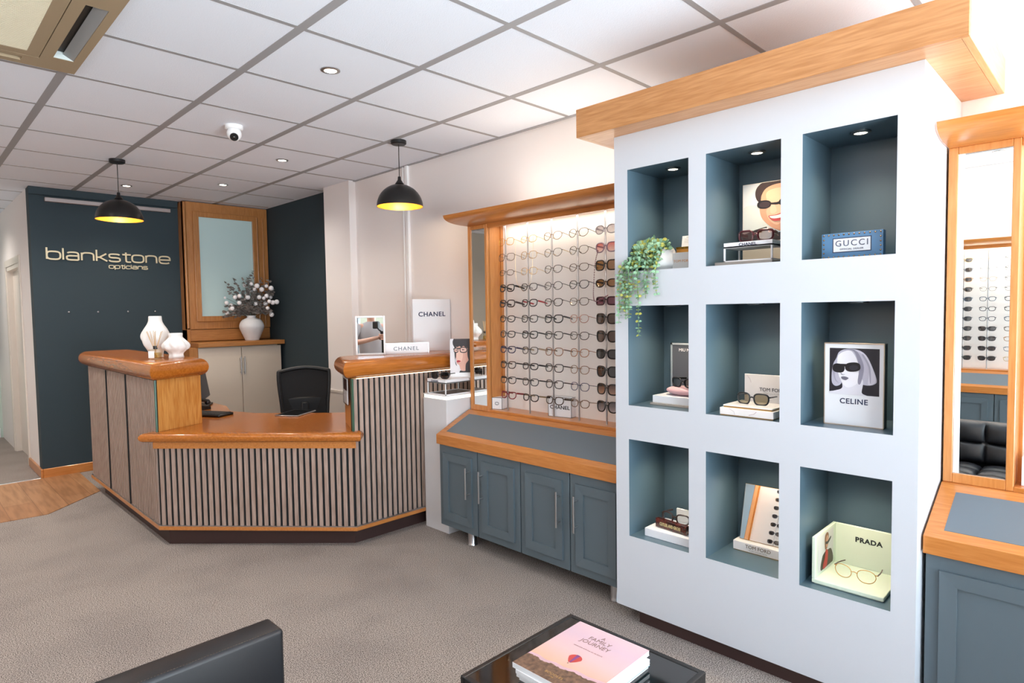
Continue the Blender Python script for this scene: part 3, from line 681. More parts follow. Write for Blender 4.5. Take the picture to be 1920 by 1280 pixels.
# air conditioning cassette
ac = thing('ceiling_air_conditioner', 'beige square ceiling air conditioning cassette with long slots', 'air conditioner', (.17, 3.0, CEIL))
ACM = mat('aged beige plastic', '#a08f74', .5); ax0, ax1, ay0, ay1, az = -.305, .652, 2.522, 3.478, CEIL-.035
mb = MB()
cells_x = [ax0, -.285, -.21, ax0+.15, .505, .548, .622, ax1]
def plate(mb, x0, x1, y0, y1): mb.box(x0, x1, y0, y1, az, CEIL)
# panel built round the slots and the centre grille
gx0, gx1, gy0, gy1 = -.155, .503, 2.671, 3.355
plate(mb, ax0, ax1, ay0, 2.565); plate(mb, ax0, ax1, 3.435, ay1)
plate(mb, ax0, ax0+.03, 2.565, 3.435); plate(mb, ax0+.105, gx0-.003, 2.565, 3.435); plate(mb, gx1+.003, .548, 2.565, 3.435); plate(mb, .62, ax1, 2.565, 3.435)
plate(mb, gx0-.003, gx1+.003, 2.64, gy0-.003); plate(mb, gx0-.003, gx1+.003, gy1+.003, 3.39)
plate(mb, .548, .62, 2.565, 2.68); plate(mb, .548, .62, 3.31, 3.435); plate(mb, ax0+.03, ax0+.105, 2.565, 2.68); plate(mb, ax0+.03, ax0+.105, 3.31, 3.435)
for ya, yb in ((2.565, 2.64), (3.39, 3.435)): plate(mb, gx0-.003, gx0+.06, ya, yb); plate(mb, .452, gx1+.003, ya, yb)
link('panel', mb, ACM, ac, 0)
mb = MB(); gi = (gx0+.045, .457, gy0+.05, 3.30)
plate(mb, gx0, gx1, gy0, gi[2]); plate(mb, gx0, gx1, gi[3], gy1); plate(mb, gx0, gi[0], gi[2], gi[3]); plate(mb, gi[1], gx1, gi[2], gi[3])
gf = link('grille_frame', mb, ACM, ac, 0)
mb = MB(); n_ = 58
for i in range(n_):
    y = gi[2]+(gi[3]-gi[2])*(i+.5)/n_; mb.box(gi[0], gi[1], y-.0032, y+.0032, az+.001, az+.010)
mb.box(gi[0], gi[1], gi[2], gi[3], az+.018, az+.02); link('intake_grille', mb, mat('cream grille', '#e2dcc2', .5), gf, 0)
DK = mat('dark duct', '#2c2a27', .6); FL = mat('grey louvre', '#8c8f90', .5); WL = mat('pale duct liner', '#c9d3d3', .6)
for a, b_, c, d in ((.548, .62, 2.68, 3.31), (ax0+.03, ax0+.105, 2.68, 3.31)):
    mb = MB().box(a, b_, c, d, CEIL-.004, CEIL); so = link('duct_slot', mb, DK, ac, 0)
    mb = MB(); mb.add([(a+.034, c, az+.022), (b_-.001, c, az+.001), (b_-.001, d, az+.001), (a+.034, d, az+.022), (a+.036, c, az+.026), (b_, c, az+.005), (b_, d, az+.005), (a+.036, d, az+.026)], [[3, 2, 1, 0], [4, 5, 6, 7], [0, 1, 5, 4], [2, 3, 7, 6], [1, 2, 6, 5], [0, 4, 7, 3]]); link('louvre', mb, FL, so, 0)
    link('slot_liner', MB().box(a, b_, d-.004, d, az+.001, CEIL-.004).box(a, b_, c, c+.003, az+.001, CEIL-.004), WL, so, 0)
for a, b_ in ((2.565, 2.64), (3.39, 3.435)): link('duct_slot', MB().box(gx0+.06, .452, a, b_, az+.02, CEIL), WL, ac, 0)
# ------------------------------------------------------------------ glasses
_l = {}
CLEAR = lens_mat('clear demo lens', (.97, .98, .98), .05)
def col_mat(c, metal=0, rough=.28):
    return mat('frame %s %d' % (c, metal), c, rough, 1. if metal else 0., coat=.3)
def outline(a, b, e, lift, drop, sgn, n=30):
    """lens outline in (y,z); lift raises the outer top corner, drop narrows the lower part; sgn=+1: outer side is +y"""
    out = []
    for i in range(n):
        t = 2*PI*i/n; c, s = math.cos(t), math.sin(t)
        y = a*math.copysign(abs(c)**(2/e), c); z = b*math.copysign(abs(s)**(2/e), s)
        z += lift*max(0, y/a)**2*(1 if z > 0 else .3); y *= 1-drop*max(0, -z/b)
        out.append((y*sgn, z))
    return out
def glasses_parts(sp):
    """sp: a,b half lens size, e squareness, lift, drop, br bridge, r rim radius, th temple height, col, tcol, lens, metal"""
    a, b, br, r = sp['a'], sp['b'], sp['br'], sp['r']*1.05; bow = 2.2
    cy = a+br/2; P = []
    fm = col_mat(sp['col'], sp.get('metal', 0)); tm = col_mat(sp.get('tcol', sp['col']), sp.get('tmetal', sp.get('metal', 0)))
    X = lambda y: bow*y*y
    rim = MB()
    for s in (1, -1):
        o = outline(a, b, sp['e'], sp['lift'], sp['drop'], s)
        rim.tube([(X(y+s*cy), y+s*cy, z) for y, z in o], r*1.2, 6, closed=True)
        if r > .0022:   # thick acetate: a second, outer ring widens the front
            rim.tube([(X(y*1.05+s*cy), y*1.05+s*cy, z*1.06) for y, z in o], r*.8, 6, closed=True)
        yo = s*(cy+a); rim.tube([(X(yo), yo-.004*s, b*.45+sp['lift']), (X(yo)+.004, yo+.004*s, b*.45+sp['lift'])], max(r*1.2, .0018), 6)
    zb = b*.28
    rim.tube([(.001, -br/2-.002, zb-.002), (-.0015, 0, zb+.002), (.001, br/2+.002, zb-.002)], max(r*1.25, .0014), 6)
    P.append(('rims', rim, fm))
    for s in (1, -1):
        o = outline(a-.0005, b-.0005, sp['e'], sp['lift'], sp['drop'], s); L = MB()
        vs = [(X(y+s*cy)+.0004, y+s*cy, z) for y, z in o]+[(X(s*cy)+.0004, s*cy, 0)]
        L.add(vs, [[i, (i+1) % len(o), len(o)] for i in range(len(o))]); P.append(('lens', L, sp['lens']))
    for s in (1, -1):
        yo = s*(cy+a+.004); z0 = b*.45+sp['lift']; x0 = X(yo)+.003; T = MB(); th = sp['th']
        path = [(x0, yo, z0), (x0+.03, yo-.001*s, z0-.001), (x0+.055, yo-.004*s, z0-.002), (x0+.080, yo-.009*s, z0-.004)]
        for i in range(len(path)-1):
            (xa, ya, za), (xb, yb, zb_) = path[i], path[i+1]; w = .0011+r*.3
            T.add([(xa, ya-w, za-th), (xb, yb-w, zb_-th), (xb, yb+w, zb_-th), (xa, ya+w, za-th), (xa, ya-w, za+th), (xb, yb-w, zb_+th), (xb, yb+w, zb_+th), (xa, ya+w, za+th)],
                  [[0, 3, 2, 1], [4, 5, 6, 7], [0, 1, 5, 4], [3, 7, 6, 2], [0, 4, 7, 3], [1, 2, 6, 5]])
        P.append(('temple', T, tm))
    return P
def make_glasses(name, label, sp, M_, group, cat='glasses', ):
    t = bpy.data.objects.new(name, None); t.empty_display_size = .02; C.objects.link(t); t.matrix_world = M_
    tag(t, label, cat, group)
    key = str(sorted((k_, str(v)) for k_, v in sp.items()))
    if key in _l:
        for nm, me in _l[key]:
            o = bpy.data.objects.new(nm, me); C.objects.link(o); o.parent = t
        return t
    _l[key] = []
    for nm, mb, m in glasses_parts(sp):
        o = link(nm, mb, m, t, 60, world=False); _l[key].append((nm, o.data))
    return t
def S(a=.0255, b=.0195, e=2.6, lift=.0, drop=.08, br=.019, r=.0021, th=.0018, col='#15161a', lens=None, **k):
    return dict(a=a, b=b, e=e, lift=lift, drop=drop, br=br, r=r, th=th, col=col, lens=lens or CLEAR, **k)
thin = dict(r=.0012, th=.0008, metal=1)
SG = dict(a=.029, b=.0245, r=.0026, th=.004)
GREYG = lens_mat('grey graduated lens', (.10, .09, .11), .1, (.45, .42, .46))
BRNG = lens_mat('brown graduated lens', (.10, .05, .035), .1, (.55, .33, .22))
AMB = lens_mat('amber lens', (.38, .19, .05), .1)
BRN = lens_mat('brown lens', (.13, .075, .05), .1)
GRY = lens_mat('grey lens', (.06, .06, .065), .1)
PNK = lens_mat('pink graduated lens', (.75, .22, .2), .1, (.95, .75, .70))
PLM = lens_mat('plum lens', (.25, .08, .12), .1)
SLV = lens_mat('silver grey lens', (.38, .34, .37), .1, (.7, .68, .68))
G = [
 # column 1
 [(S(a=.026, b=.021, e=3.2, col='#d9a648', **thin), 'thin gold square wire glasses'),
  (S(a=.027, b=.0215, e=3, lift=.002, col='#5a4a3d', **thin), 'thin gunmetal squarish glasses'),
  (S(a=.024, b=.016, e=2.5, col='#5b4b35', **thin), 'small thin oval gunmetal glasses'),
  (S(e=3, lift=.004, r=.0026, th=.005, col='#17150f'), 'thick black winged glasses with gold hinge marks'),
  (S(e=3.4, r=.0026, th=.005, col='#2c1a14'), 'thick dark brown square glasses'),
  (S(b=.018, e=2.4, lift=.003, col='#141316'), 'black rounded glasses with slim arms'),
  (S(b=.018, e=2.7, lift=.003, col='#12262a'), 'dark green black glasses'),
  (S(b=.0185, e=2.8, lift=.004, r=.0022, th=.0045, col='#1a1840'), 'navy purple winged glasses'),
  (S(e=2.9, lift=.003, r=.0022, th=.0035, col='#17120f'), 'dark espresso glasses with brown arms'),
  (S(e=2.9, lift=.004, r=.002, th=.004, col='#101218'), 'black winged glasses with chunky arms'),
  (S(b=.019, e=2.6, lift=.006, r=.0024, th=.005, col='#7c1020'), 'bright dark red winged glasses')],
 # column 2
 [(S(a=.026, b=.019, e=2.6, col='#e2bf7a', **thin), 'very fine pale gold glasses with a chain'),
  (S(a=.026, b=.021, e=2.9, col='#b98f50', **thin), 'thin gold square glasses with gold arms'),
  (S(a=.026, b=.02, e=2.8, col='#dcb87c', **thin), 'pale gold wire glasses'),
  (S(e=2.6, lift=.003, r=.0018, th=.004, col='#1b1714', tcol='#8b8784'), 'black glasses with grey arms'),
  (S(e=2.7, lift=.003, r=.0022, th=.004, col='#121212', tcol='#a4202a'), 'black glasses with bright red arms'),
  (S(e=2.8, lift=.004, r=.002, th=.004, col='#17150f', tcol='#9d9488'), 'black glasses with beige grey arms'),
  (S(e=2.8, lift=.004, r=.0022, th=.0035, col='#0f1712', tcol='#20241f'), 'black green glasses with a silver hinge'),
  (S(e=2.6, lift=.003, r=.0018, th=.0045, col='#2a241d', tcol='#a38c74'), 'dark glasses with tan arms'),
  (S(b=.017, e=2.8, lift=.002, r=.0024, th=.0045, col='#0f1016'), 'low thick black rectangular glasses'),
  (S(e=2.7, lift=.003, r=.002, th=.0035, col='#141316'), 'black glasses with brown black arms'),
  (S(b=.018, e=2.6, lift=.004, r=.0024, th=.004, col='#131211', tcol='#8d7757'), 'black glasses with speckled beige arms')],
 # column 3
 [(S(a=.027, b=.0215, e=2.3, lift=.003, drop=.2, col='#8a6431', **thin), 'round gold and brown glasses with fine arms'),
  (S(a=.027, b=.0215, e=2.3, lift=.003, drop=.2, col='#3a3020', r=.0012, th=.001, tcol='#c9a561', tmetal=1), 'black topped round glasses with gold arms'),
  (S(a=.027, b=.0205, e=2.4, lift=.003, drop=.2, col='#241d15', r=.0014, th=.001, tcol='#8c7247', tmetal=1), 'dark round glasses with bronze arms'),
  (S(a=.027, b=.0215, e=2.1, drop=.1, col='#221b16', r=.0014, th=.0012), 'dark six sided round glasses'),
  (S(a=.026, b=.02, e=2.5, lift=.003, col='#332414', r=.0018, th=.0012), 'brown black glasses with thin arms'),
  (S(a=.027, b=.0205, e=2.7, lift=.004, r=.0024, th=.004, col='#111411'), 'bold black glasses with dark green arms'),
  (S(a=.027, b=.0205, e=2.6, lift=.003, r=.0018, th=.0028, col='#191512'), 'large black glasses with slim arms'),
  (S(a=.027, b=.021, e=2.6, lift=.003, r=.0018, th=.0028, col='#8c5a34', tcol='#4a2f20'), 'amber tortoiseshell glasses with dark arms'),
  (S(a=.027, b=.021, e=2.8, lift=.003, r=.002, th=.003, col='#231711'), 'dark tortoiseshell glasses with a straight brow'),
  (S(a=.027, b=.021, e=2.7, lift=.003, r=.002, th=.003, col='#1f1316', tcol='#3b2416'), 'black plum glasses with brown arms'),
  (S(a=.027, b=.02, e=2.5, lift=.004, r=.0022, th=.0055, col='#3b2a1a'), 'tortoiseshell glasses with wide arms')],
 # column 4
 [(S(a=.027, b=.0215, e=2.3, lift=.003, drop=.2, col='#54421f', **thin), 'fine bronze round glasses'),
  (S(a=.027, b=.0215, e=2.3, lift=.003, drop=.2, col='#4a3b1d', r=.0012, th=.0012, metal=1), 'bronze round glasses with a dark bridge'),
  (S(a=.027, b=.0195, e=2.4, lift=.003, drop=.15, col='#4e3214', r=.0014, th=.0012), 'dark topped brown round glasses'),
  (S(a=.027, b=.021, e=2.4, lift=.003, drop=.2, col='#1e1c17', r=.0016, th=.0014), 'black and gold round glasses'),
  (S(a=.026, b=.0195, e=2.5, lift=.002, col='#4b3922', r=.0014, th=.0012), 'thin brown rounded glasses'),
  (S(a=.026, b=.021, e=2.4, lift=.002, col='#b77f6b', r=.0014, th=.0012), 'transparent rose pink glasses'),
  (S(a=.026, b=.02, e=2.5, lift=.002, col='#3f2f24', r=.0016, th=.0013), 'dark brown glasses with thin metal arms'),
  (S(a=.026, b=.021, e=2.4, lift=.002, col='#a5683a', r=.0016, th=.0013), 'honey brown round glasses'),
  (S(a=.026, b=.021, e=2.4, lift=.002, col='#8a6240', r=.0015, th=.0013), 'light brown fine glasses'),
  (S(a=.026, b=.0205, e=2.6, lift=.002, col='#2a2f55', r=.0015, th=.0015), 'slim dark blue glasses'),
  (S(a=.026, b=.02, e=2.5, lift=.002, col='#6a4828', r=.0017, th=.0015), 'light tortoiseshell glasses')],
 # column 5
 [(S(a=.029, b=.021, e=2.2, lift=.002, r=.0022, th=.004, col='#c5c2c6', lens=SLV), 'silver white framed sunglasses'),
  (S(**{**SG, 'b': .0235}, e=2.7, lift=.003, drop=.12, col='#a58c9c', lens=PNK), 'lilac framed sunglasses with pink lenses'),
  (S(**SG, e=3.2, lift=.003, drop=.05, col='#16130f', lens=AMB), 'black square sunglasses with amber lenses'),
  (S(a=.03, b=.019, e=2.3, lift=.002, r=.0026, th=.005, col='#2b1c10', lens=AMB), 'oval tortoiseshell sunglasses with amber lenses'),
  (S(a=.03, b=.0195, e=4.2, r=.0028, th=.005, col='#3c0d16', lens=PLM), 'burgundy rectangular sunglasses'),
  (S(**SG, e=3.2, lift=.004, drop=.1, col='#21130f', lens=BRN), 'dark brown square sunglasses'),
  (S(**{**SG, 'b': .0265}, e=2.8, lift=.005, drop=.15, col='#1c140f', lens=BRN), 'large butterfly tortoiseshell sunglasses'),
  (S(**{**SG, 'b': .022}, e=3, lift=.005, drop=.12, col='#0f0f12', lens=GRY), 'black winged sunglasses with grey lenses'),
  (S(**{**SG, 'b': .0255}, e=2.9, lift=.004, drop=.14, col='#0f0f12', lens=GRY), 'big black sunglasses with grey lenses'),
  (S(**{**SG, 'b': .0255}, e=3, lift=.003, drop=.1, col='#120d0c', lens=BRNG), 'black square sunglasses with brown fading lenses'),
  (S(**{**SG, 'b': .026}, e=2.7, lift=.005, drop=.15, col='#0d0d10', lens=GREYG), 'black sunglasses with smoky fading lenses')]]
ROD = ('leftmost', 'second', 'middle', 'fourth', 'rightmost'); ORD = ('top', 'second', 'third', 'fourth', 'fifth', 'sixth', 'seventh', 'eighth', 'ninth', 'tenth', 'bottom')
rodY = [2.755, 2.565, 2.373, 2.183, 1.993]; GXf = 2.685
zrow = [1.855-.0945*i for i in range(11)]
for c in range(5):
    for i in range(11):
        sp, d = G[c][i]
        z = zrow[i]
        nm = 'sunglasses' if c == 4 else 'eyeglasses'
        Mx = Matrix.Translation((GXf, rodY[c]*.9865, z)) @ Matrix.Rotation(math.radians(-2+rnd.uniform(-2, 2)), 4, 'Z') @ Matrix.Rotation(math.radians(8 if c < 4 else 5), 4, 'Y') @ Matrix.Scale(1.06, 4)
        make_glasses(nm, '%s, %s row, %s rod of the lit case' % (d, ORD[i], ROD[c]), sp, Mx, 'glasses on the lit wall display', 'sunglasses' if c == 4 else 'glasses')
# eyewear chains
GC = mat('fine gold chain', '#e8c78a', .3, 1.)
def chain(label, pts, r, m, bead=None, loc=None):
    mb = MB(); pp = smooth_loop(pts, 8, False)
    if bead:
        for p in pp: mb.ball(p, bead, 6, 4)
    mb.tube(pp, r, 4); return solo('glasses_chain', mb, m, label, 'chain', loc or pts[0])
chain('fine gold eyewear chain looping down from the top pair on the second rod', [(2.70, 2.645, 1.855), (2.695, 2.645, 1.76), (2.69, 2.635, 1.62), (2.688, 2.60, 1.57), (2.687, 2.572, 1.548), (2.688, 2.545, 1.57), (2.69, 2.51, 1.62), (2.695, 2.50, 1.76), (2.70, 2.50, 1.87)], .0009, GC)
chain('dusty pink bead chain hanging from the lilac sunglasses on the rightmost rod', [(2.69, 2.02, 1.745), (2.685, 2.035, 1.68), (2.685, 2.045, 1.58), (2.685, 2.048, 1.50), (2.68, 2.03, 1.475), (2.68, 1.99, 1.49), (2.68, 1.95, 1.505)], .0009, mat('dusty pink bead', '#8c5f63', .4), .0032)

# ------------------------------------------------------------------ wall display units
def display_unit(sx, y0, y1, face, upper_label, base_spec, wt_label, rods, mirrors, sill_label=None, lintel=True, glow=1.3, top_end=True):
    """sx=+1: against the right wall (faces -x); sx=-1: against the left wall (faces +x). face = |x| of wall."""
    F = lambda x: x if sx > 0 else -(x-2.93)-2.25-2*0+0  # mirror the depth for the left wall
    if sx < 0: F = lambda x: XL+(2.93-x)
    def bx(mb, xa, xb, *r, **k): return mb.box(F(xa), F(xb), *r, **k)
    yc = (y0+y1)/2
    up = thing('eyewear_display_case', upper_label, 'display case', (F(2.8), yc, .79))
    bk = bx(MB(), 2.806, 2.925, y0, y1, .795, 1.985); link('back_panel', bk, mat('lit white back panel', '#f3eee9', .5), up, 0)
    # side posts with mirrors
    for (ya, yb) in mirrors:
        inner = yb if False else None
        mb = MB(); w = .022
        bx(mb, 2.67, 2.695, ya, ya+w, .79, 1.98, bev=.002); bx(mb, 2.67, 2.695, yb-w-.006, yb, .79, 1.98, bev=.002)
        bx(mb, 2.67, 2.695, ya+w, yb-w-.006, .79, .825, bev=.002); bx(mb, 2.67, 2.695, ya+w, yb-w-.006, 1.955, 1.98, bev=.002)
        pf = link('mirror_frame', mb, OZ, up, 0)
        link('mirror_panel', bx(MB(), 2.677, 2.684, ya+w, yb-w-.006, .825, 1.955), MIRROR if sx > 0 else OZ, pf, 0)
        mb = MB(); bx(mb, 2.69, 2.925, ya, ya+.018, .79, 1.98); bx(mb, 2.69, 2.925, yb-.018, yb, .79, 1.98)
        link('side_board', mb, OZ, up, 0)
    ra, rb = rods[0], rods[1]
    mb = MB(); bx(mb, 2.67, 2.812, ra, rb, .79, .806, bev=.001); link('sill', mb, OY, up, 0)
    mb = MB(); bx(mb, 2.675, 2.70, ra, rb, 1.955, 1.982, bev=.002); bx(mb, 2.67, 2.925, y0, y1, 1.980, 1.992); link('lintel', mb, OY, up, 0)
    link('corner_post', bx(MB(), 2.786, 2.807, rb-.010, rb, .806, 1.98), OZ, up, 0)
    # cove cornice
    t = [i/10*PI/2 for i in range(11)]
    prof = [(2.67-.20*math.sin(a)**1.0, 1.982+.045*(1-math.cos(a))**1.3) for a in t]
    prof = [(2.925, 1.984)]+prof+[(2.467, 2.032), (2.475, 2.034)]+[(2.672-.19*math.sin(a), 1.99+.043*(1-math.cos(a))**1.3) for a in t[::-1]]+[(2.925, 1.992)]
    mb = MB(); pts = [(F(p[0]), p[1]) for p in prof]
    if sx < 0: pts = pts[::-1]
    n = len(pts); h = n//2
    vs = [(p[0], y0, p[1]) for p in pts]+[(p[0], y1, p[1]) for p in pts]
    # thin curved board: skin between outer and inner curves
    fs = [[i, n+i, n+(i+1) % n, (i+1) % n] for i in range(n)]+[[i, i+1, n-2-i, n-1-i] for i in range(0, h-1)]+[[n+n-1-i, n+n-2-i, n+i+1, n+i] for i in range(0, h-1)]
    mb.add(vs, fs); link('cornice', mb, OY, up, 60)
    # rods
    n = rods[2]; ys = rods[3]
    for y in ys:
        link('rod', MB().tube([(F(2.722), y, .80), (F(2.722), y, 1.982)], .0048, 8), STEEL, up)
    # light strip under the lintel and one above the cornice
    link('light_strip', bx(MB(), 2.715, 2.745, ra+.03, rb-.03, 1.968, 1.979), emis('display strip lamp', '#fff3e0', 1.5), up, 0)
    for zz, up_, e, wd in ((1.96, False, glow, .05), (2.05, True, glow*2.6, .16)):
        L = bpy.data.lights.new('strip_lamp', 'AREA'); L.shape = 'RECTANGLE'; L.size = wd; L.size_y = (rb-ra)-.1; L.energy = e*(rb-ra)/1.4; L.color = (1, .90, .76) if not up_ else (1, .93, .82)
        o = bpy.data.objects.new('strip_lamp', L); C.objects.link(o); o.parent = up
        o.location = Vector((F(2.73 if not up_ else 2.70), (ra+rb)/2, zz))-Vector(up.location)
        o.rotation_euler = (0, (PI if up_ else 0)-(.30*sx if not up_ else 0), 0)
    # worktop with sloping front and grey inset
    wt = thing('display_worktop', wt_label, 'worktop', (F(2.65), yc, .61))
    pr_ = [(2.38, .61), (2.38, .668), (2.655, .79), (2.925, .79), (2.925, .61)]
    pts = [(F(a), b) for a, b in pr_]
    if sx > 0: pts = pts[::-1]
    link('worktop_body', MB().extr(pts, 'y', y0-.002, y1), OY, wt, 0)
    sl = (.79-.668)/(2.655-2.38); q = lambda x: .668+(x-2.38)*sl
    ia, ib = y0+.05, y1-.05
    mb = MB(); vs = [(F(x), y, q(x)+dz) for dz in (-.004, .0012) for x, y in ((2.42, ia), (2.42, ib), (2.612, ib), (2.612, ia))]
    mb.add(vs, [[0, 1, 2, 3], [4, 7, 6, 5], [0, 4, 5, 1], [1, 5, 6, 2], [2, 6, 7, 3], [3, 7, 4, 0]]); link('laminate_inset', mb, LAM, wt, 0)
    # base cabinets
    for (ya, yb, lab, doors, feet) in base_spec:
        cbn = thing('base_cabinet', lab, 'cabinet', (F(2.66), (ya+yb)/2, 0), 0, 'blue grey base cabinets')
        link('carcass', bx(MB(), 2.42, 2.925, ya, yb, .095, .608), CAB, cbn, 0)
        for (da, db, hy) in doors:
            mb = MB(); bx(mb, 2.40, 2.419, da+.0015, db-.0015, .096, .604, bev=.0015)
            d = link('door', mb, CAB, cbn, 0)
            mb = MB(); e0, e1, f0, f1 = da+.042, db-.042, .096+.045, .604-.045; w = .048
            def mf_(mb, xa, xb):
                o = [(e0, f0), (e1, f0), (e1, f1), (e0, f1)]; i_ = [(e0+w, f0+w), (e1-w, f0+w), (e1-w, f1-w), (e0+w, f1-w)]
                for k_ in range(4):
                    q4 = [o[k_], o[(k_+1) % 4], i_[(k_+1) % 4], i_[k_]]
                    hs = [xa, xa, xa+.003, xa+.003]
                    mb.add([(F(hs[j]), q4[j][0], q4[j][1]) for j in range(4)]+[(F(xb), p[0], p[1]) for p in q4], [[0, 1, 2, 3], [7, 6, 5, 4], [0, 4, 5, 1], [1, 5, 6, 2], [2, 6, 7, 3], [3, 7, 4, 0]])
            mf_(mb, 2.388, 2.401); link('door_moulding', mb, CAB, d, 0)
            if hy is not None:
                hb = MB().tube([(F(2.358), hy, .318), (F(2.358), hy, .505)], .0055, 12)
                for z in (.345, .478): hb.tube([(F(2.40), hy, z), (F(2.358), hy, z)], .004, 8)
                link('handle', hb, STEEL, d)
        for fy in feet:
            for fx in ((2.47,) if True else ()):
                link('foot', MB().lathe([(.001, 0), (.032, 0), (.03, .01), (.027, .015), (.027, .095), (.001, .095)], F(fx), fy, 24), STEEL, cbn)
    return up, F
up, F = display_unit(1, 1.656, 3.052, 2.93, 'lit oak framed case of glasses on rods, left of the white niche tower',
    [(2.345, 3.048, 'blue grey two door cabinet next to the white pedestal', [(2.697, 3.048, 2.757), (2.345, 2.693, 2.64)], (2.83,)),
     (1.66, 2.341, 'blue grey two door cabinet beside the niche tower', [(1.995, 2.341, 2.05), (1.66, 1.991, 1.935)], (1.76,))],
    'sloping oak worktop with grey inset under the lit glasses case', (1.656, 2.872, 5, rodY+[1.80]), [(2.872, 3.052)])
# right-hand unit beside the tower
up2, F = display_unit(1, -1.3, .463, 2.93, 'oak framed case with a tall mirror, right of the white niche tower',
    [(-.37, .46, 'large blue grey cabinet at the right edge of the picture', [(-.30, .46, None)], (.3,))],
    'sloping oak worktop with grey inset at the right edge', (-1.3, .262, 3, [.16, -.03, -.22, -.41]), [(.262, .463)], glow=5)
# opposite unit, seen in mirrors
up3, F3 = display_unit(-1, -.2, 2.95, 2.25, 'long oak framed case of glasses on the opposite wall, seen in the mirrors',
    [(-.2, 1.37, 'long blue grey cabinet under the opposite glasses case, its near half', [(-.2, .32, .28), (.325, .845, .38), (.85, 1.37, 1.32)], (.0,)),
     (1.374, 2.95, 'long blue grey cabinet under the opposite glasses case, its far half', [(1.374, 1.9, 1.85), (1.905, 2.43, 1.96), (2.435, 2.95, 2.90)], (2.8,))],
    'sloping oak worktop under the opposite glasses case', (-.2, 2.77, 14, [.19*i for i in range(14)]), [(2.77, 2.95)], glow=5)
oc = ['#c9b58e', '#8a8f96', '#b08a66', '#5b4a36', '#3a4a5a', '#2c2c30', '#2f3440', '#111217', '#10181f', '#16161c', '#15151a']
on = ['pale gold', 'light grey', 'copper', 'bronze', 'slate blue', 'charcoal', 'blue grey', 'black', 'dark teal', 'inky black', 'dull black']
for c, y in enumerate((.95, .76, 1.14, 2.47)):
    for i in range(11):
        sun = (c == 0 and i > 6) or c in (2, 3); Mx = Matrix.Translation((F3(2.70), y, zrow[i])) @ Matrix.Rotation(PI, 4, 'Z')
        sp = S(col=oc[i] if c != 1 else oc[10-i], lift=.003, r=.0022 if sun or i > 3 else .001, th=.003, lens=GRY if sun else CLEAR) if not sun else S(a=.028, b=.02, col=oc[i], lift=.003, r=.0024, th=.003, lens=GRY)
        nm_ = on[i] if c != 1 else on[10-i]
        rodn = ('mid', 'next', 'first', 'end')[c]
        where = ('seen in the middle of the tall mirror', 'at the right edge of the tall mirror', 'at the left edge of the tall mirror', 'seen in the tilted niche mirror')[c]
        make_glasses('sunglasses' if sun else 'eyeglasses', '%s %s, %s row, %s' % (nm_, 'sunglasses' if sun else 'glasses', ORD[i], where), sp, Mx, 'glasses on the opposite wall display', 'sunglasses' if sun else 'glasses')

# boxes on the sill
LOGO = BLACKT
def carton(name, label, M_, w, d, h, m=WHITE, edge=True, cat='box', group=None):
    t = bpy.data.objects.new(name, None); C.objects.link(t); t.location = M_.translation; tag(t, label, cat, group)
    mb = MB(); mb.T = M_; mb.box(-w/2, w/2, 0, d, 0, h, .0008); link('box_body', mb, m, t, 0)
    if edge:
        mb = MB(); mb.T = M_
        e = .0011
        for z in (0, h):
            mb.box(-w/2-e, w/2+e, -e, e, z-e, z+e).box(-w/2-e, w/2+e, d-e, d+e, z-e, z+e).box(-w/2-e, -w/2+e, 0, d, z-e, z+e).box(w/2-e, w/2+e, 0, d, z-e, z+e)
        for x in (-w/2, w/2):
            for y in (0, d): mb.box(x-e, x+e, y-e, y+e, 0, h)
        link('black_piping', mb, BLACKT, t, 0)
    return t
ROTX = Matrix.Rotation(-PI/2, 4, 'Z')      # local x -> -y, local y -> +x (the front faces -x)
M1 = Matrix.Translation((2.705, 2.838, .8065)) @ Matrix.Rotation(math.radians(-72), 4, 'Z')
t = carton('gift_box', 'small white cube box with interlocked ring logo at the left of the sill', M1, .072, .072, .074)
mb = MB(); mb.T = M1 @ frame3((0, -.0005, .037), (1, 0, 0), (0, 0, 1))
ribbon(mb, arc(-.0042, 0, .0085, 50, 310, 16), .0026, .0008); ribbon(mb, arc(.0042, 0, .0085, 230, 490, 16), .0026, .0008); link('logo', mb, LOGO, t, 0)
M1 = Matrix.Translation((2.742, 2.345, .8065)) @ Matrix.Rotation(math.radians(-80), 4, 'Z')
t = carton('gift_box', 'wide white lettered box with black piping in the middle of the sill', M1, .155, .055, .115)
text('CHANEL', .030, M1 @ frame3((0, -.0008, .055), (1, 0, 0), (0, 0, 1)), LOGO, t, sx=1.12, spacing=1.05, bold=.0004)
M1 = Matrix.Translation((2.705, .20, .8065)) @ Matrix.Rotation(math.radians(-90), 4, 'Z')
t = carton('gift_box', 'white box on the sill of the right hand case, cut by the picture edge', M1, .09, .06, .10, edge=False)

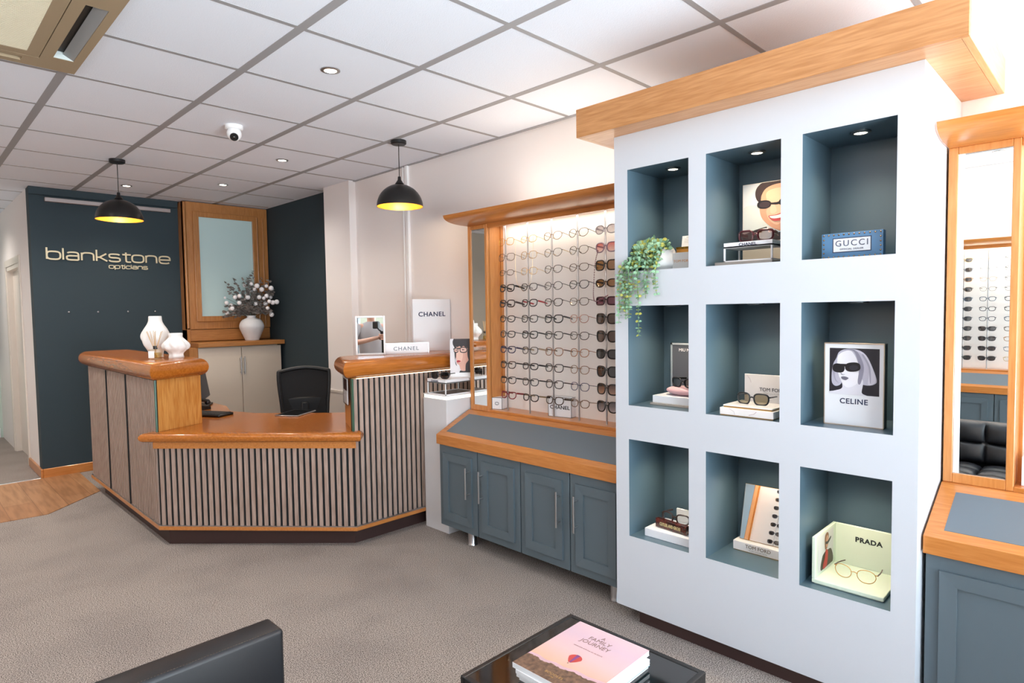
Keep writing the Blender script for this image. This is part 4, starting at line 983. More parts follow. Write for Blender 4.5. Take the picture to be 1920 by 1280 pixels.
# ------------------------------------------------------------------ white pedestal with riser
pd = thing('pedestal', 'white display pedestal glowing round its top edge', 'pedestal', (2.63, 3.19, 0))
GR = mat('pale grained white laminate', '#d9d9db', .5, var=.05, vscale=3)
link('pedestal_body', MB().box(2.48, 2.78, 3.07, 3.31, 0, .868, .001), GR, pd, 0)
link('led_band', MB().box(2.484, 2.776, 3.074, 3.306, .868, .89), emis('pedestal led band', '#fff4e2', 1.5), pd, 0)
link('top_plate', MB().box(2.48, 2.78, 3.07, 3.31, .889, .895, .001), WHITE, pd, 0)
def riser(x0, x1, y0, y1, z, h, top, label, word, face, bar=.006):
    t = thing('display_riser', label, 'display stand', ((x0+x1)/2, (y0+y1)/2, z))
    mb = MB()
    for zz in (z, z+h-top): mb.box(x0, x1, y0, y0+bar, zz, zz+bar).box(x0, x1, y1-bar, y1, zz, zz+bar).box(x0, x0+bar, y0, y1, zz, zz+bar).box(x1-bar, x1, y0, y1, zz, zz+bar)
    for x in (x0, x1-bar):
        for y in (y0, y1-bar): mb.box(x, x+bar, y, y+bar, z, z+h-top)
    link('frame', mb, WHITEM, t, 0)
    link('top_board', MB().box(x0, x1, y0, y1, z+h-top, z+h, .0008), WHITE, t, 0)
    link('base_plate', MB().box(x0+bar, x1-bar, y0+bar, y1-bar, z+.0005, z+.003), CHROME, t, 0)
    if word: text(word[0], word[1], face, INK, t, sx=1.15, spacing=1.05, bold=.0003)
    return t
riser(2.488, 2.755, 3.085, 3.275, .895, .10, .025, 'low white open frame riser on the glowing pedestal', ('CHANEL', .017), frame3((2.4875, 3.195, .982), **NX))
Mx = Matrix.Translation((2.50, 3.16, 1.0165+.0035)) @ Matrix.Rotation(math.radians(20), 4, 'Z')
make_glasses('sunglasses', 'black sunglasses on the riser over the glowing pedestal', S(a=.029, b=.021, e=2.6, lift=.002, r=.0022, th=.003, col='#0e0e10', lens=GRY), Mx, 'sunglasses on show', 'sunglasses')

# ------------------------------------------------------------------ portrait prints (cut shapes in layers)
def poster(parent, M_, w, h, layers, name='portrait_print', step=.00025):
    """layers: (colour, points in units of w x h, smooth?)"""
    mb = MB(); mb.T = M_; mats = []
    for k_, (c, pts, sm) in enumerate(layers):
        m = mat('print '+c, c, .45)
        if m not in mats: mats.append(m)
        mb.cur = mats.index(m)
        pp = smooth_loop(pts, 5) if sm else pts
        pp = [(min(1, max(0, p[0]))*w, min(1, max(0, p[1]))*h) for p in pp]
        mb.add([(x, y, step*(k_+1)) for x, y in pp], [list(range(len(pp)))])
    return link(name, mb, mats, parent, 0)
def el(cx, cy, rx, ry, rot=0, n=18, e=2):
    o = []
    for i in range(n):
        t = 2*PI*i/n; c, s = math.cos(t), math.sin(t)
        x = rx*math.copysign(abs(c)**(2/e), c); y = ry*math.copysign(abs(s)**(2/e), s); a = math.radians(rot)
        o.append((cx+x*math.cos(a)-y*math.sin(a), cy+x*math.sin(a)+y*math.cos(a)))
    return o
full = [(0, 0), (1, 0), (1, 1), (0, 1)]
bangs = [('#e6e3e6', full, 0),
  ('#2b2226', [(.14, .96), (.3, 1.05), (1, 1.05), (1.02, .0), (.55, 0), (.52, .3), (.40, .42), (.30, .38), (.26, .62), (.20, .74), (.13, .84)], 1),
  ('#d9a796', [(.27, .72), (.35, .80), (.62, .80), (.86, .76), (.86, .42), (.70, .25), (.66, .0), (.48, .06), (.40, .22), (.31, .26), (.28, .34), (.27, .42), (.24, .48), (.27, .56)], 1),
  ('#e8c0ae', [(.31, .66), (.45, .72), (.56, .62), (.56, .44), (.46, .30), (.33, .30), (.30, .42), (.29, .55)], 1),
  ('#2b2226', [(.16, .97), (.24, .80), (.34, .755), (.42, .785), (.50, .75), (.60, .785), (.70, .75), (.82, .74), (.9, .6), (1, .6), (1, 1.03), (.3, 1.05)], 1),
  ('#2b2226', [(.80, .72), (.95, .7), (1.02, .3), (.95, .0), (.80, .0), (.84, .3), (.78, .5)], 1),
  ('#2b2226', [(.20, .75), (.27, .70), (.27, .5), (.24, .36), (.30, .2), (.24, .26), (.22, .4), (.20, .55)], 1),
  ('#1c171a', [(.15, .715), (.88, .755), (.88, .725), (.15, .68)], 0),
  ('#1c171a', el(.27, .66, .105, .075, 0, e=2.8), 1), ('#d8b0a2', el(.27, .66, .075, .05, 0, e=2.8), 1),
  ('#1c171a', el(.60, .67, .17, .088, 0, e=2.8), 1), ('#e3bcae', el(.60, .67, .135, .062, 0, e=2.8), 1),
  ('#3d2a28', el(.58, .675, .06, .014), 1), ('#3d2a28', el(.285, .665, .035, .014), 1),
  ('#b9323f', [(.30, .345), (.38, .365), (.48, .335), (.40, .30), (.31, .305)], 1), ('#8d1d2c', [(.30, .333), (.46, .335), (.38, .325)], 0),
  ('#1d1a1c', [(.45, .06), (.60, .04), (.8, .06), (1, .12), (1, 0), (.4, 0)], 0)]
pc = thing('portrait_card', 'portrait card of a woman in black glasses leaning behind the pedestal riser', 'card', (2.70, 3.25, .9955))
w, h = .15, .225
Mp = Matrix.Translation((2.640, 3.185, .9955)) @ Matrix.Rotation(math.radians(-45), 4, 'Z') @ Matrix.Rotation(math.radians(-4), 4, 'X')
mb = MB(); mb.T = Mp; mb.box(-.022, w-.022, 0, .004, 0, h+.03); link('card', mb, WHITEM, pc, 0)
poster(pc, Mp @ frame3((-.022, -.0002, .03), (1, 0, 0), (0, 0, 1)), w, h, bangs)
# ------------------------------------------------------------------ niche tower
tw = thing('niche_tower', 'white display tower with nine blue grey niches and an oak crown', 'display tower', (2.63, 1.06, 0))
Yk = [.470, .543, .839, .915, 1.211, 1.288, 1.585, 1.655]; Zk = [.066, .401, .845, .999, 1.445, 1.598, 2.045, 2.20]
FX, BX_ = 2.33, 2.63
mb = MB()
for i in range(7):
    for j in range(7):
        if i % 2 == 1 and j % 2 == 1: continue
        mb.add([(FX, Yk[i], Zk[j]), (FX, Yk[i+1], Zk[j]), (FX, Yk[i+1], Zk[j+1]), (FX, Yk[i], Zk[j+1])], [[0, 3, 2, 1]])
y0, y1, z0, z1, xb = .47, 1.655, .066, 2.20, 2.925
mb.add([(FX, y0, z0), (xb, y0, z0), (xb, y0, z1), (FX, y0, z1), (FX, y1, z0), (xb, y1, z0), (xb, y1, z1), (FX, y1, z1)], [[0, 1, 2, 3], [7, 6, 5, 4], [0, 4, 5, 1], [1, 5, 6, 2], [3, 2, 6, 7]])
link('body', mb, TOWERW, tw, 0)
link('plinth', MB().box(2.36, 2.92, .50, 1.552, 0, .066), PLINTH, tw, 0)
link('crown_front_board', MB().box(2.21, 2.232, .34, 1.775, 2.20, 2.325, .0015), CY, tw, 0)
link('crown_side_board', MB().box(2.2325, 2.925, .34, .362, 2.20, 2.325, .0015), CX, tw, 0)
link('crown_side_board', MB().box(2.2325, 2.925, 1.753, 1.775, 2.20, 2.325, .0015), CX, tw, 0)
SOF = wood('oak soffit board', '#bb8352', '#cf9c70', 'y', rough=.4, coat=.05)
link('crown_soffit', MB().box(2.232, 2.925, .362, 1.753, 2.2005, 2.212), SOF, tw, 0)
link('crown_top', MB().box(2.232, 2.925, .362, 1.753, 2.312, 2.323), CY, tw, 0)
names = [['right', 'middle', 'left'], ['bottom', 'middle', 'top']]
for i in range(3):
    for j in range(3):
        a, b = Yk[2*i+1], Yk[2*i+2]; c, d = Zk[2*j+1], Zk[2*j+2]
        mb = MB(); vs = [(x, y, z) for x in (FX, BX_) for y, z in ((a, c), (b, c), (b, d), (a, d))]
        mb.add(vs, [[4, 5, 6, 7], [0, 1, 5, 4], [1, 2, 6, 5], [2, 3, 7, 6], [3, 0, 4, 7]])
        link('niche_lining', mb, NICHE, tw, 0)
        downlight(2.455, (a+b)/2-.005, d-.001, '', tw, r=.033, e=7, power=5, cone=125, glow='niche lamp lens')

# ---- top left: plant, box, wood block
pot = MB(); pz = 1.5985
pot.lathe([tuple(p) for p in smooth_loop([(.001, pz), (.068, pz), (.082, pz+.012), (.088, pz+.03), (.078, pz+.065), (.062, pz+.095), (.057, pz+.098), (.056, pz+.08), (.001, pz+.075)], 4, False)], 2.445, 1.492, 40)
solo('plant_pot', pot, mat('white satin pot', '#e6e4e3', .4), 'white rounded pot in the top left niche', 'pot', (2.445, 1.492, pz), smooth=60)
pl_ = thing('trailing_plant', 'trailing green plant with small round leaves spilling out of the top left niche', 'plant', (2.445, 1.492, pz+.08))
stems = MB(); leaves = [MB(), MB()]; rn = random.Random(11)
def rleaf(c, d, s):
    mb = leaves[0 if rn.random() < .75 else 1]; c = Vector(c); d = Vector(d).normalized(); up = Vector((rn.uniform(-1.3, -.2), rn.uniform(-.7, .7), rn.uniform(0, 1))); sd = d.cross(up).normalized(); n = sd.cross(d)
    L, W = s, s*.82
    mb.add([c, c+d*L*.3+sd*W*.45+n*W*.1, c+d*L*.7+sd*W*.45+n*W*.1, c+d*L, c+d*L*.7-sd*W*.45+n*W*.1, c+d*L*.3-sd*W*.45+n*W*.1], [[0, 1, 2, 3, 4, 5]])
def vine(pts, step=.011, s0=.015, s1=.011):
    pp = smooth_loop(pts, 10, False); stems.tube(pp, .0011, 4); acc = 0; k = 0; tot = sum((Vector(pp[i+1])-Vector(pp[i])).length for i in range(len(pp)-1)); run = 0
    for i in range(len(pp)-1):
        a, b = Vector(pp[i]), Vector(pp[i+1]); L = (b-a).length; acc += L; run += L
        if acc > step:
            acc = 0; k += 1; ang = k*PI/2.3+rn.uniform(-.3, .3); t = (b-a).normalized()
            u = t.orthogonal().normalized(); w = t.cross(u)
            for sgn in (1, -1):
                d = (u*math.cos(ang)+w*math.sin(ang))*sgn+t*.25+Vector((0, 0, .15)); rleaf(b, d, 1.35*(s0+(s1-s0)*run/tot))
cx, cy, cz = 2.445, 1.492, pz+.09
for (yb, zb, xo) in ((1.612, 1.365, 2.305), (1.600, 1.44, 2.315), (1.563, 1.395, 2.30), (1.575, 1.43, 2.318), (1.521, 1.315, 2.305), (1.53, 1.47, 2.315), (1.487, 1.475, 2.31), (1.475, 1.50, 2.318), (1.429, 1.49, 2.305), (1.445, 1.53, 2.315), (1.59, 1.52, 2.31), (1.55, 1.50, 2.31), (1.62, 1.42, 2.31), (1.588, 1.39, 2.312)):
    ys = 1.492+(yb-1.492)*.45
    vine([(cx-.01, ys, cz), (cx-.06, ys+(yb-ys)*.3, cz+.03), (2.345, min(yb, 1.572), 1.66), (xo, yb-.002, 1.60), (xo+rn.uniform(-.004, .006), yb+rn.uniform(-.006, .006), (1.6+zb)/2), (xo, yb+rn.uniform(-.008, .008), zb)])
for i in range(34):
    a = rn.uniform(0, 2*PI); rr = rn.uniform(.03, .085); x = cx+rr*math.cos(a)*.8-.02; y = 1.505+rr*math.sin(a)*1.0; h = rn.uniform(.01, .055)
    vine([(cx+rn.uniform(-.03, .03), cy+rn.uniform(-.03, .03), cz-.01), (cx+(x-cx)*.5, cy+(y-cy)*.5, cz+h), (x, min(y, 1.57), cz+h*.6-.02)], .008, .019, .016)
for i in range(16):
    y = rn.uniform(1.45, 1.57); x = rn.uniform(2.345, 2.37)
    vine([(cx-.03, y-.01, cz), (x+.02, y, cz), (x, y+rn.uniform(-.01, .01), 1.66), (x-.01, y+rn.uniform(-.01, .01), 1.615)], .009, .018, .015)
link('stems', stems, mat('plant stem', '#6b8a55', .7), pl_)
link('foliage', leaves[0], mat('eucalyptus green leaf', '#86ad8c', .55, var=.18, vscale=60), pl_, 0)
link('young_foliage', leaves[1], mat('yellow green leaf', '#a9a94e', .55, var=.15, vscale=60), pl_, 0)
t = thing('display_block', 'plain white block with small copper lettering beside the plant pot', 'block', (2.44, 1.365, pz))
Mx = Matrix.Translation((2.415, 1.412, pz)) @ Matrix.Rotation(math.radians(-84), 4, 'Z')
mb = MB(); mb.T = Mx; mb.box(0, .14, 0, .045, 0, .073, .001); link('block_body', mb, mat('grey white block', '#cfcdcb', .5), t, 0)
text('TOM FORD', .0155, Mx @ frame3((.045, -.0006, .036), (1, 0, 0), (0, 0, 1)), mat('copper lettering', '#c98f5c', .4, .3), t)
t = thing('wooden_block', 'gold topped wooden block behind the plain white block', 'block', (2.53, 1.37, pz))
link('wood_part', MB().box(2.49, 2.56, 1.33, 1.435, pz, pz+.095, .001), mat('gold wood', '#c98c35', .4), t, 0)
link('brass_top', MB().box(2.488, 2.562, 1.328, 1.437, pz+.095, pz+.104, .001), mat('brass marquetry', '#8a6a22', .3, .7, var=.4, vscale=90), t, 0)
t = thing('paper_card', 'small printed white card leaning on the wooden block', 'card', (2.52, 1.38, pz+.104))
Mx = Matrix.Translation((2.515, 1.425, pz+.1045)) @ Matrix.Rotation(math.radians(-86), 4, 'Z') @ Matrix.Rotation(math.radians(-12), 4, 'X')
mb = MB(); mb.T = Mx; mb.box(0, .09, 0, .001, 0, .052); link('card', mb, WHITEM, t, 0)
mb = MB(); mb.T = Mx; mb.box(.02, .045, -.0004, 0, .044, .047)
for q in range(4): mb.box(.012, .075, -.0004, 0, .020+q*.006, .0212+q*.006)
link('print_lines', mb, mat('faint print', '#b8b2ad', .6), t, 0)

# ---- top middle: riser, poster, burgundy sunglasses
link_base = solo('shelf_board', MB().box(2.372, 2.56, .962, 1.194, pz, pz+.014, .001), mat('taupe board', '#a39a92', .5), 'thin taupe board under the lettered riser in the top middle niche', 'board', (2.45, 1.08, pz))
riser(2.392, 2.53, .970, 1.166, pz+.014, .077, .021, 'white open riser with dark lettering in the top middle niche', ('CHANEL', .0155), frame3((2.3915, 1.067, pz+.014+.0665), **NX))
Mx = Matrix.Translation((2.428, 1.052, pz+.091+.024)) @ Matrix.Rotation(math.radians(6), 4, 'Z')
make_glasses('sunglasses', 'burgundy sunglasses standing on the lettered riser in the top middle niche', S(a=.028, b=.0205, e=3.4, lift=.002, drop=.08, r=.0036, th=.006, col='#4a1019', lens=lens_mat('plum brown lens', (.35, .22, .22), .12)), Mx, 'sunglasses on show', 'sunglasses')
smile = [('#e4e8ea', full, 0), ('#dfe4e0', [(0, .1), (.4, .1), (.4, .55), (0, .6)], 1),
  ('#2c2526', [(.0, .0), (.0, .08), (.2, .17), (.42, .24), (.5, .1), (1, .2), (1, 0)], 0),
  ('#3c2c2a', [(.26, .70), (.22, .84), (.28, .96), (.45, 1.03), (1.05, 1.08), (1.04, .55), (.9, .5), (.6, .7), (.4, .62)], 1),
  ('#d9a384', [(.34, .80), (.42, .90), (.6, .95), (.85, .93), (1.02, .82), (1.05, .3), (.9, .18), (.72, .14), (.55, .20), (.42, .30), (.33, .42), (.30, .56), (.32, .70)], 1),
  ('#edbf9f', [(.42, .82), (.6, .88), (.8, .84), (.82, .6), (.78, .40), (.62, .26), (.48, .34), (.42, .48), (.44, .62)], 1),
  ('#f2cdb0', [(.50, .60), (.56, .60), (.60, .50), (.55, .455), (.49, .48)], 1),
  ('#17131a', [(.30, .705), (.60, .64), (1.05, .79), (1.05, .735), (.66, .60), (.34, .655)], 1),
  ('#121016', el(.38, .625, .125, .072, -3, e=2.3), 1), ('#3b2a30', el(.39, .622, .092, .05, -3, e=2.3), 1),
  ('#121016', el(.82, .665, .19, .078, 14, e=2.3), 1), ('#3d2b31', el(.82, .66, .15, .054, 14, e=2.3), 1),
  ('#c2474a', [(.46, .42), (.60, .43), (.78, .485), (.84, .47), (.78, .38), (.66, .325), (.54, .335)], 1), ('#fbf7f3', [(.48, .412), (.62, .42), (.80, .465), (.72, .385), (.60, .365), (.52, .375)], 1),
  ('#2c2526', [(0, .0), (0, .13), (.22, .20), (.44, .245), (.52, .12), (.62, .0)], 0), ('#e9e6e2', [(.43, .245), (.47, .24), (.50, .13), (.46, .14)], 0),
  ('#2c2526', [(.78, .0), (.84, .1), (1, .23), (1, 0)], 0)]
t = thing('portrait_print', 'poster of a laughing woman in black sunglasses in the top middle niche', 'poster', (2.54, 1.04, pz))
Mx = Matrix.Translation((2.56, 1.163, pz)) @ Matrix.Rotation(math.radians(-88), 4, 'Z')
mb = MB(); mb.T = Mx; mb.box(0, .235, 0, .006, 0, .345); link('board', mb, mat('cream board', '#ece3d2', .5), t, 0)
poster(t, Mx @ frame3((0.002, -.0002, .105), (1, 0, 0), (0, 0, 1)), .231, .238, smile)

# ---- top right: studded blue block
t = thing('studded_block', 'blue block with brass studs and a white name plate in the top right niche', 'block', (2.43, .69, pz))
Mx = Matrix.Translation((2.405, .797, pz)) @ Matrix.Rotation(-PI/2, 4, 'Z'); w, h = .199, .092
mb = MB(); mb.T = Mx; mb.box(0, w, 0, .032, 0, h, .003, 2); link('block_body', mb, mat('powder blue leather', '#5c87ae', .5), t)
mb = MB(); mb.T = Mx; st = []
for i in range(12): st += [(.008+i*(w-.016)/11, h-.007), (.008+i*(w-.016)/11, .007)]
for j in range(1, 5): st += [(.008, .007+j*(h-.014)/5), (w-.008, .007+j*(h-.014)/5)]
for x, z in st: mb.ball((x, -.0005, z), .0032, 8, 6, (1, .7, 1))
link('studs', mb, mat('brass stud', '#a88a6c', .25, 1.), t)
mb = MB(); mb.T = Mx; mb.box(.038, .163, -.0012, 0, .022, .074); pf_ = link('plate_border', mb, mat('navy border', '#2b3550', .5), t, 0)
mb = MB(); mb.T = Mx; mb.box(.041, .160, -.0018, -.001, .025, .071); pf_ = link('name_plate', mb, WHITE, t, 0)
text('GUCCI', .030, Mx @ frame3((.1005, -.0024, .053), (1, 0, 0), (0, 0, 1)), mat('plate ink', '#4c5266', .6), pf_, spacing=1.25)
text('OFFICIAL DEALER', .0085, Mx @ frame3((.1005, -.0024, .033), (1, 0, 0), (0, 0, 1)), mat('plate ink', '#4c5266', .6), pf_, spacing=1.15)

# ---- middle left: pink case
mz = .9995
t = solo('shelf_board', MB().box(2.405, 2.60, 1.30, 1.522, mz, mz+.010, .001), mat('taupe board', '#a39a92', .5), 'thin taupe board under the white block in the middle left niche', 'board', (2.5, 1.41, mz))
solo('display_block', MB().box(2.415, 2.59, 1.30, 1.514, mz+.010, mz+.042, .001), WHITE, 'low white block carrying the pink case', 'block', (2.5, 1.41, mz+.01))
cs = MB(); cs.ball((2.49, 1.395, mz+.064), 1, 28, 14, (.052, .088, .0215)); sc_ = cs
solo('glasses_case', cs, mat('blush pink case', '#e7bcc0', .4), 'blush pink oval glasses case under the black sunglasses', 'case', (2.49, 1.395, mz+.042), smooth=80)
Mx = Matrix.Translation((2.455, 1.385, mz+.085+.017)) @ Matrix.Rotation(math.radians(-12), 4, 'Z')
make_glasses('sunglasses', 'angular black sunglasses resting on the pink case', S(a=.029, b=.019, e=3, lift=.005, drop=.1, r=.0028, th=.004, col='#0f1015', lens=lens_mat('brown grey lens', (.28, .23, .20), .14)), Mx, 'sunglasses on show', 'sunglasses')
t = thing('framed_poster', 'silver framed dark poster in the middle left niche, partly hidden', 'poster', (2.58, 1.40, mz))
Mx = Matrix.Translation((2.585, 1.518, mz)) @ Matrix.Rotation(-PI/2, 4, 'Z'); w, h = .20, .27
mb = MB(); mb.T = Mx; mb.box(0, .008, -.006, .006, 0, h).box(w-.008, w, -.006, .006, 0, h).box(0, w, -.006, .006, 0, .008).box(0, w, -.006, .006, h-.008, h); link('frame', mb, mat('silver grey frame', '#b5bfc6', .4, .3), t, 0)
mb = MB(); mb.T = Mx; mb.box(.006, w-.006, -.001, .004, .006, h-.006); link('backing', mb, mat('print #565a63', '#565a63', .45), t, 0)
poster(t, Mx @ frame3((.008, -.0012, .008), (1, 0, 0), (0, 0, 1)), w-.016, h-.016, [('#565a63', full, 0), ('#8f6a4a', [(.72, .95), (.86, .95), (1, .9), (1, .1), (.78, .2), (.70, .45)], 1), ('#c79a72', [(.78, .9), (.9, .9), (.98, .5), (.8, .3), (.74, .5)], 1), ('#3a3a40', [(.34, 0), (.42, .3), (.62, .42), (.84, .35), (1, .2), (1, 0)], 1)])
text('MIU MIU', .020, Mx @ frame3((.078, -.0032, .238), (1, 0, 0), (0, 0, 1)), WHITE, t)

# ---- centre: marble blocks
MBL = mat('white veined marble', '#f1ebe8', .3, var=.06, vscale=9)
t = thing('marble_block', 'veined white marble block with gold edges in the centre niche', 'block', (2.44, 1.06, mz))
link('gold_edge', MB().box(2.35, 2.53, .948, 1.158, mz, mz+.0035).box(2.362, 2.53, .956, 1.150, mz+.030, mz+.0365), GOLD, t, 0)
link('marble_base', MB().box(2.348, 2.53, .946, 1.16, mz+.0035, mz+.031, .001), MBL, t, 0)
link('marble_top', MB().box(2.36, 2.53, .954, 1.152, mz+.0365, mz+.041, .001), MBL, t, 0)
link('veins', MB().tube([(2.3478, 1.12, mz+.028), (2.3478, 1.10, mz+.018), (2.3478, 1.097, mz+.006)], .0006, 4).tube([(2.3478, 1.04, mz+.010), (2.3478, 1.02, mz+.016), (2.3478, 1.01, mz+.026)], .0009, 4), mat('marble vein', '#b79aa0', .5), t)
t = thing('marble_sign', 'cream marble sign with dark lettering standing in the centre niche', 'sign', (2.51, 1.05, mz+.041))
link('panel', MB().box(2.505, 2.513, .945, 1.128, mz+.0415, mz+.155, .0008), MBL, t, 0)
text('TOM FORD', .0205, frame3((2.5046, 1.013, mz+.094), **NX), BLACKT, t)
text('ICON COLLECTION', .0078, frame3((2.5046, 1.013, mz+.079), **NX), mat('faint print', '#b8b2ad', .6), t)
link('veins', MB().tube([(2.5047, 1.118, mz+.15), (2.5047, 1.105, mz+.135), (2.5047, 1.10, mz+.12)], .0006, 4), mat('marble vein', '#b79aa0', .5), t)
Mx = Matrix.Translation((2.425, 1.062, mz+.041+.0225)) @ Matrix.Rotation(math.radians(-4), 4, 'Z')
make_glasses('sunglasses', 'black navigator sunglasses on the marble block in the centre niche', S(a=.028, b=.022, e=3.2, drop=.14, br=.018, r=.0024, th=.0025, col='#14161c', lens=lens_mat('olive lens', (.40, .36, .26), .1)), Mx, 'sunglasses on show', 'sunglasses')

# ---- middle right: framed black and white portrait
bob = [('#1b1a24', full, 0),
  ('#bdbac8', [(.14, .78), (.20, .92), (.36, .99), (.58, .97), (.74, .86), (.86, .62), (.95, .34), (.90, .25), (.78, .22), (.66, .24), (.6, .3), (.5, .3), (.3, .3), (.22, .2), (.12, .17), (.05, .26), (.05, .5), (.08, .66)], 1),
  ('#e2e0e8', [(.26, .42), (.27, .15), (.12, .07), (0, .04), (0, 0), (.72, 0), (.66, .06), (.66, .36)], 1),
  ('#f3f1f6', [(.16, .66), (.18, .84), (.32, .94), (.46, .93), (.58, .7), (.62, .4), (.56, .24), (.40, .15), (.30, .2), (.22, .34), (.17, .5)], 1),
  ('#8d8a9a', [(.30, .97), (.50, .93), (.60, .60), (.58, .28), (.64, .26), (.70, .6), (.60, .88), (.48, .98)], 1),
  ('#d6d3de', [(.52, .96), (.70, .84), (.80, .5), (.78, .25), (.88, .25), (.93, .36), (.84, .66), (.70, .9)], 1),
  ('#a5a2b2', [(.66, .86), (.78, .62), (.82, .3), (.84, .3), (.82, .62), (.70, .86)], 1), ('#a5a2b2', [(.07, .5), (.12, .3), (.2, .24), (.13, .34), (.1, .6)], 1),
  ('#0d0d14', el(.19, .565, .125, .098, -4, e=2.6), 1), ('#0d0d14', el(.48, .60, .155, .10, 6, e=2.6), 1), ('#0d0d14', [(.24, .66), (.48, .66), (.48, .61), (.26, .6)], 0), ('#2b2a36', el(.5, .59, .09, .055, 6), 1),
  ('#8c8996', [(.24, .47), (.28, .43), (.33, .44), (.29, .42), (.25, .43)], 1), ('#6f6c7a', [(.25, .37), (.31, .39), (.40, .36), (.34, .31), (.27, .33)], 1)]
t = thing('framed_portrait', 'framed black and white portrait of a blonde woman in the middle right niche', 'picture', (2.43, .69, mz))
Mx = Matrix.Translation((2.418, .786, mz)) @ Matrix.Rotation(math.radians(-90), 4, 'Z'); w, h = .193, .297
mb = MB(); mb.T = Mx; mb.box(0, w, .001, .042, 0, h, .001); link('black_box', mb, mat('black frame box', '#0d1012', .3), t, 0)
mb = MB(); mb.T = Mx; mb.box(-.0015, w+.0015, -.003, .006, -.0, .003).box(-.0015, w+.0015, -.003, .012, h-.003, h+.001).box(-.0015, .0015, -.003, .006, 0, h).box(w-.0015, w+.0015, -.003, .006, 0, h); link('silver_edge', mb, mat('pale champagne edge', '#cdbfae', .3, .8), t, 0)
mb = MB(); mb.T = Mx; mb.box(.001, w-.001, -.001, .002, .002, h-.002); link('white_mount', mb, WHITE, t, 0)
poster(t, Mx @ frame3((.017, -.0014, .113), (1, 0, 0), (0, 0, 1)), .162, .166, bob)
text('CELINE', .0265, Mx @ frame3((.098, -.0016, .088), (1, 0, 0), (0, 0, 1)), INK, t, sx=1.0, spacing=1.1, bold=.0004)

# ---- bottom left: tortoiseshell name block
lz = .4015
t = thing('display_block', 'low white block with a white back board in the bottom left niche', 'block', (2.44, 1.43, lz))
link('base', MB().box(2.380, 2.56, 1.300, 1.536, lz, lz+.036, .001), WHITE, t, 0)
link('back_board', MB().box(2.545, 2.555, 1.300, 1.47, lz+.036, lz+.10, .001), WHITEM, t, 0)
TORT = mat('tortoiseshell acetate', '#4a160a', .2, var=.9, vscale=45, coat=.5)
t = thing('name_block', 'tortoiseshell block with square gold lettering in the bottom left niche', 'block', (2.42, 1.42, lz+.036))
Mx = Matrix.Translation((2.425, 1.508, lz+.0365)) @ Matrix.Rotation(math.radians(-96), 4, 'Z')
mb = MB(); mb.T = Mx; mb.box(0, .165, 0, .022, 0, .040, .0015); link('block_body', mb, TORT, t, 0)
text('CUTLER AND GROSS', .019, Mx @ frame3((.080, -.0008, .019), (1, 0, 0), (0, 0, 1)), mat('pale gold letter', '#cdbf8c', .4, .2), t, sx=.62, bold=.0010)
Mx = Matrix.Translation((2.452, 1.425, lz+.0365+.040+.008)) @ Matrix.Rotation(math.radians(2), 4, 'Z')
make_glasses('eyeglasses', 'dark tortoiseshell glasses perched behind the tortoiseshell name block', S(a=.028, b=.021, e=3.2, r=.0028, th=.004, col='#2b120b'), Mx, 'glasses on show', 'glasses')

# ---- bottom middle: tilted mirror on marble base
t = thing('display_plinth', 'white marble base with gold edge and dark lettering in the bottom middle niche', 'base', (2.55, 1.07, lz))
link('gold_edge', MB().box(2.498, 2.60, .965, 1.17, lz, lz+.003), GOLD, t, 0)
link('marble', MB().box(2.496, 2.60, .962, 1.172, lz+.003, lz+.040, .001), MBL, t, 0)
text('TOM FORD', .021, frame3((2.4955, 1.065, lz+.025), **NX), mat('bronze print', '#6e5f49', .5), t)
text('ICON COLLECTION', .0085, frame3((2.4955, 1.065, lz+.011), **NX), mat('faint print', '#b8b2ad', .6), t)
t = thing('table_mirror', 'gold rimmed mirror leaning back on the marble base in the bottom middle niche', 'mirror', (2.53, 1.06, lz+.04))
Mx = Matrix.Translation((2.528, 1.158, lz+.041)) @ Matrix.Rotation(math.radians(-88.4), 4, 'Z') @ Matrix.Rotation(math.radians(-15), 4, 'X')
mb = MB(); mb.T = Mx; mb.box(0, .185, 0, .006, 0, .235, .001); link('gold_rim', mb, GOLD, t, 0)
mb = MB(); mb.T = Mx; mb.box(.002, .183, -.0012, .001, .002, .233); link('mirror_glass', mb, MIRROR, t, 0)

# ---- bottom right: pale green tray display
MINT = mat('pale mint lacquer', '#e2edd8', .4)
t = thing('tray_display', 'pale mint open display box with dark lettering in the bottom right niche', 'display box', (2.49, .70, lz))
link('tray', MB().box(2.378, 2.612, .575, .812, lz+.004, lz+.018, .0015).box(2.385, 2.612, .58, .805, lz, lz+.004), MINT, t, 0)
link('left_wall', MB().box(2.378, 2.612, .80, .812, lz+.018, lz+.175, .0015), MINT, t, 0)
link('back_wall', MB().box(2.60, 2.612, .575, .80, lz+.018, lz+.175, .0015), MINT, t, 0)
text('PRADA', .026, frame3((2.5994, .682, lz+.125), **NX), mat('green black ink', '#242c28', .6), t, bold=.0010, spacing=1.1, sx=1.05)
dress = [('#dfe0da', full, 0), ('#3a3226', [(.2, 0), (.26, .35), (.42, .45), (.6, .46), (.86, .40), (.95, .0)], 1), ('#8c5f3a', [(.42, .72), (.44, .92), (.56, .98), (.66, .92), (.68, .75), (.60, .55), (.46, .52)], 1),
  ('#cf9f82', [(.50, .70), (.52, .86), (.62, .88), (.68, .74), (.62, .58), (.52, .56)], 1), ('#1b1612', [(.47, .74), (.60, .72), (.80, .80), (.8, .73), (.62, .64), (.48, .67)], 1), ('#b5302a', [(.48, .5), (.60, .46), (.62, .3), (.55, .05), (.34, .0), (.30, .12), (.42, .3)], 1)]
poster(t, frame3((2.405, .7996, lz+.03), (1, 0, 0), (0, 0, 1)), .17, .135, dress, 'small_photo')
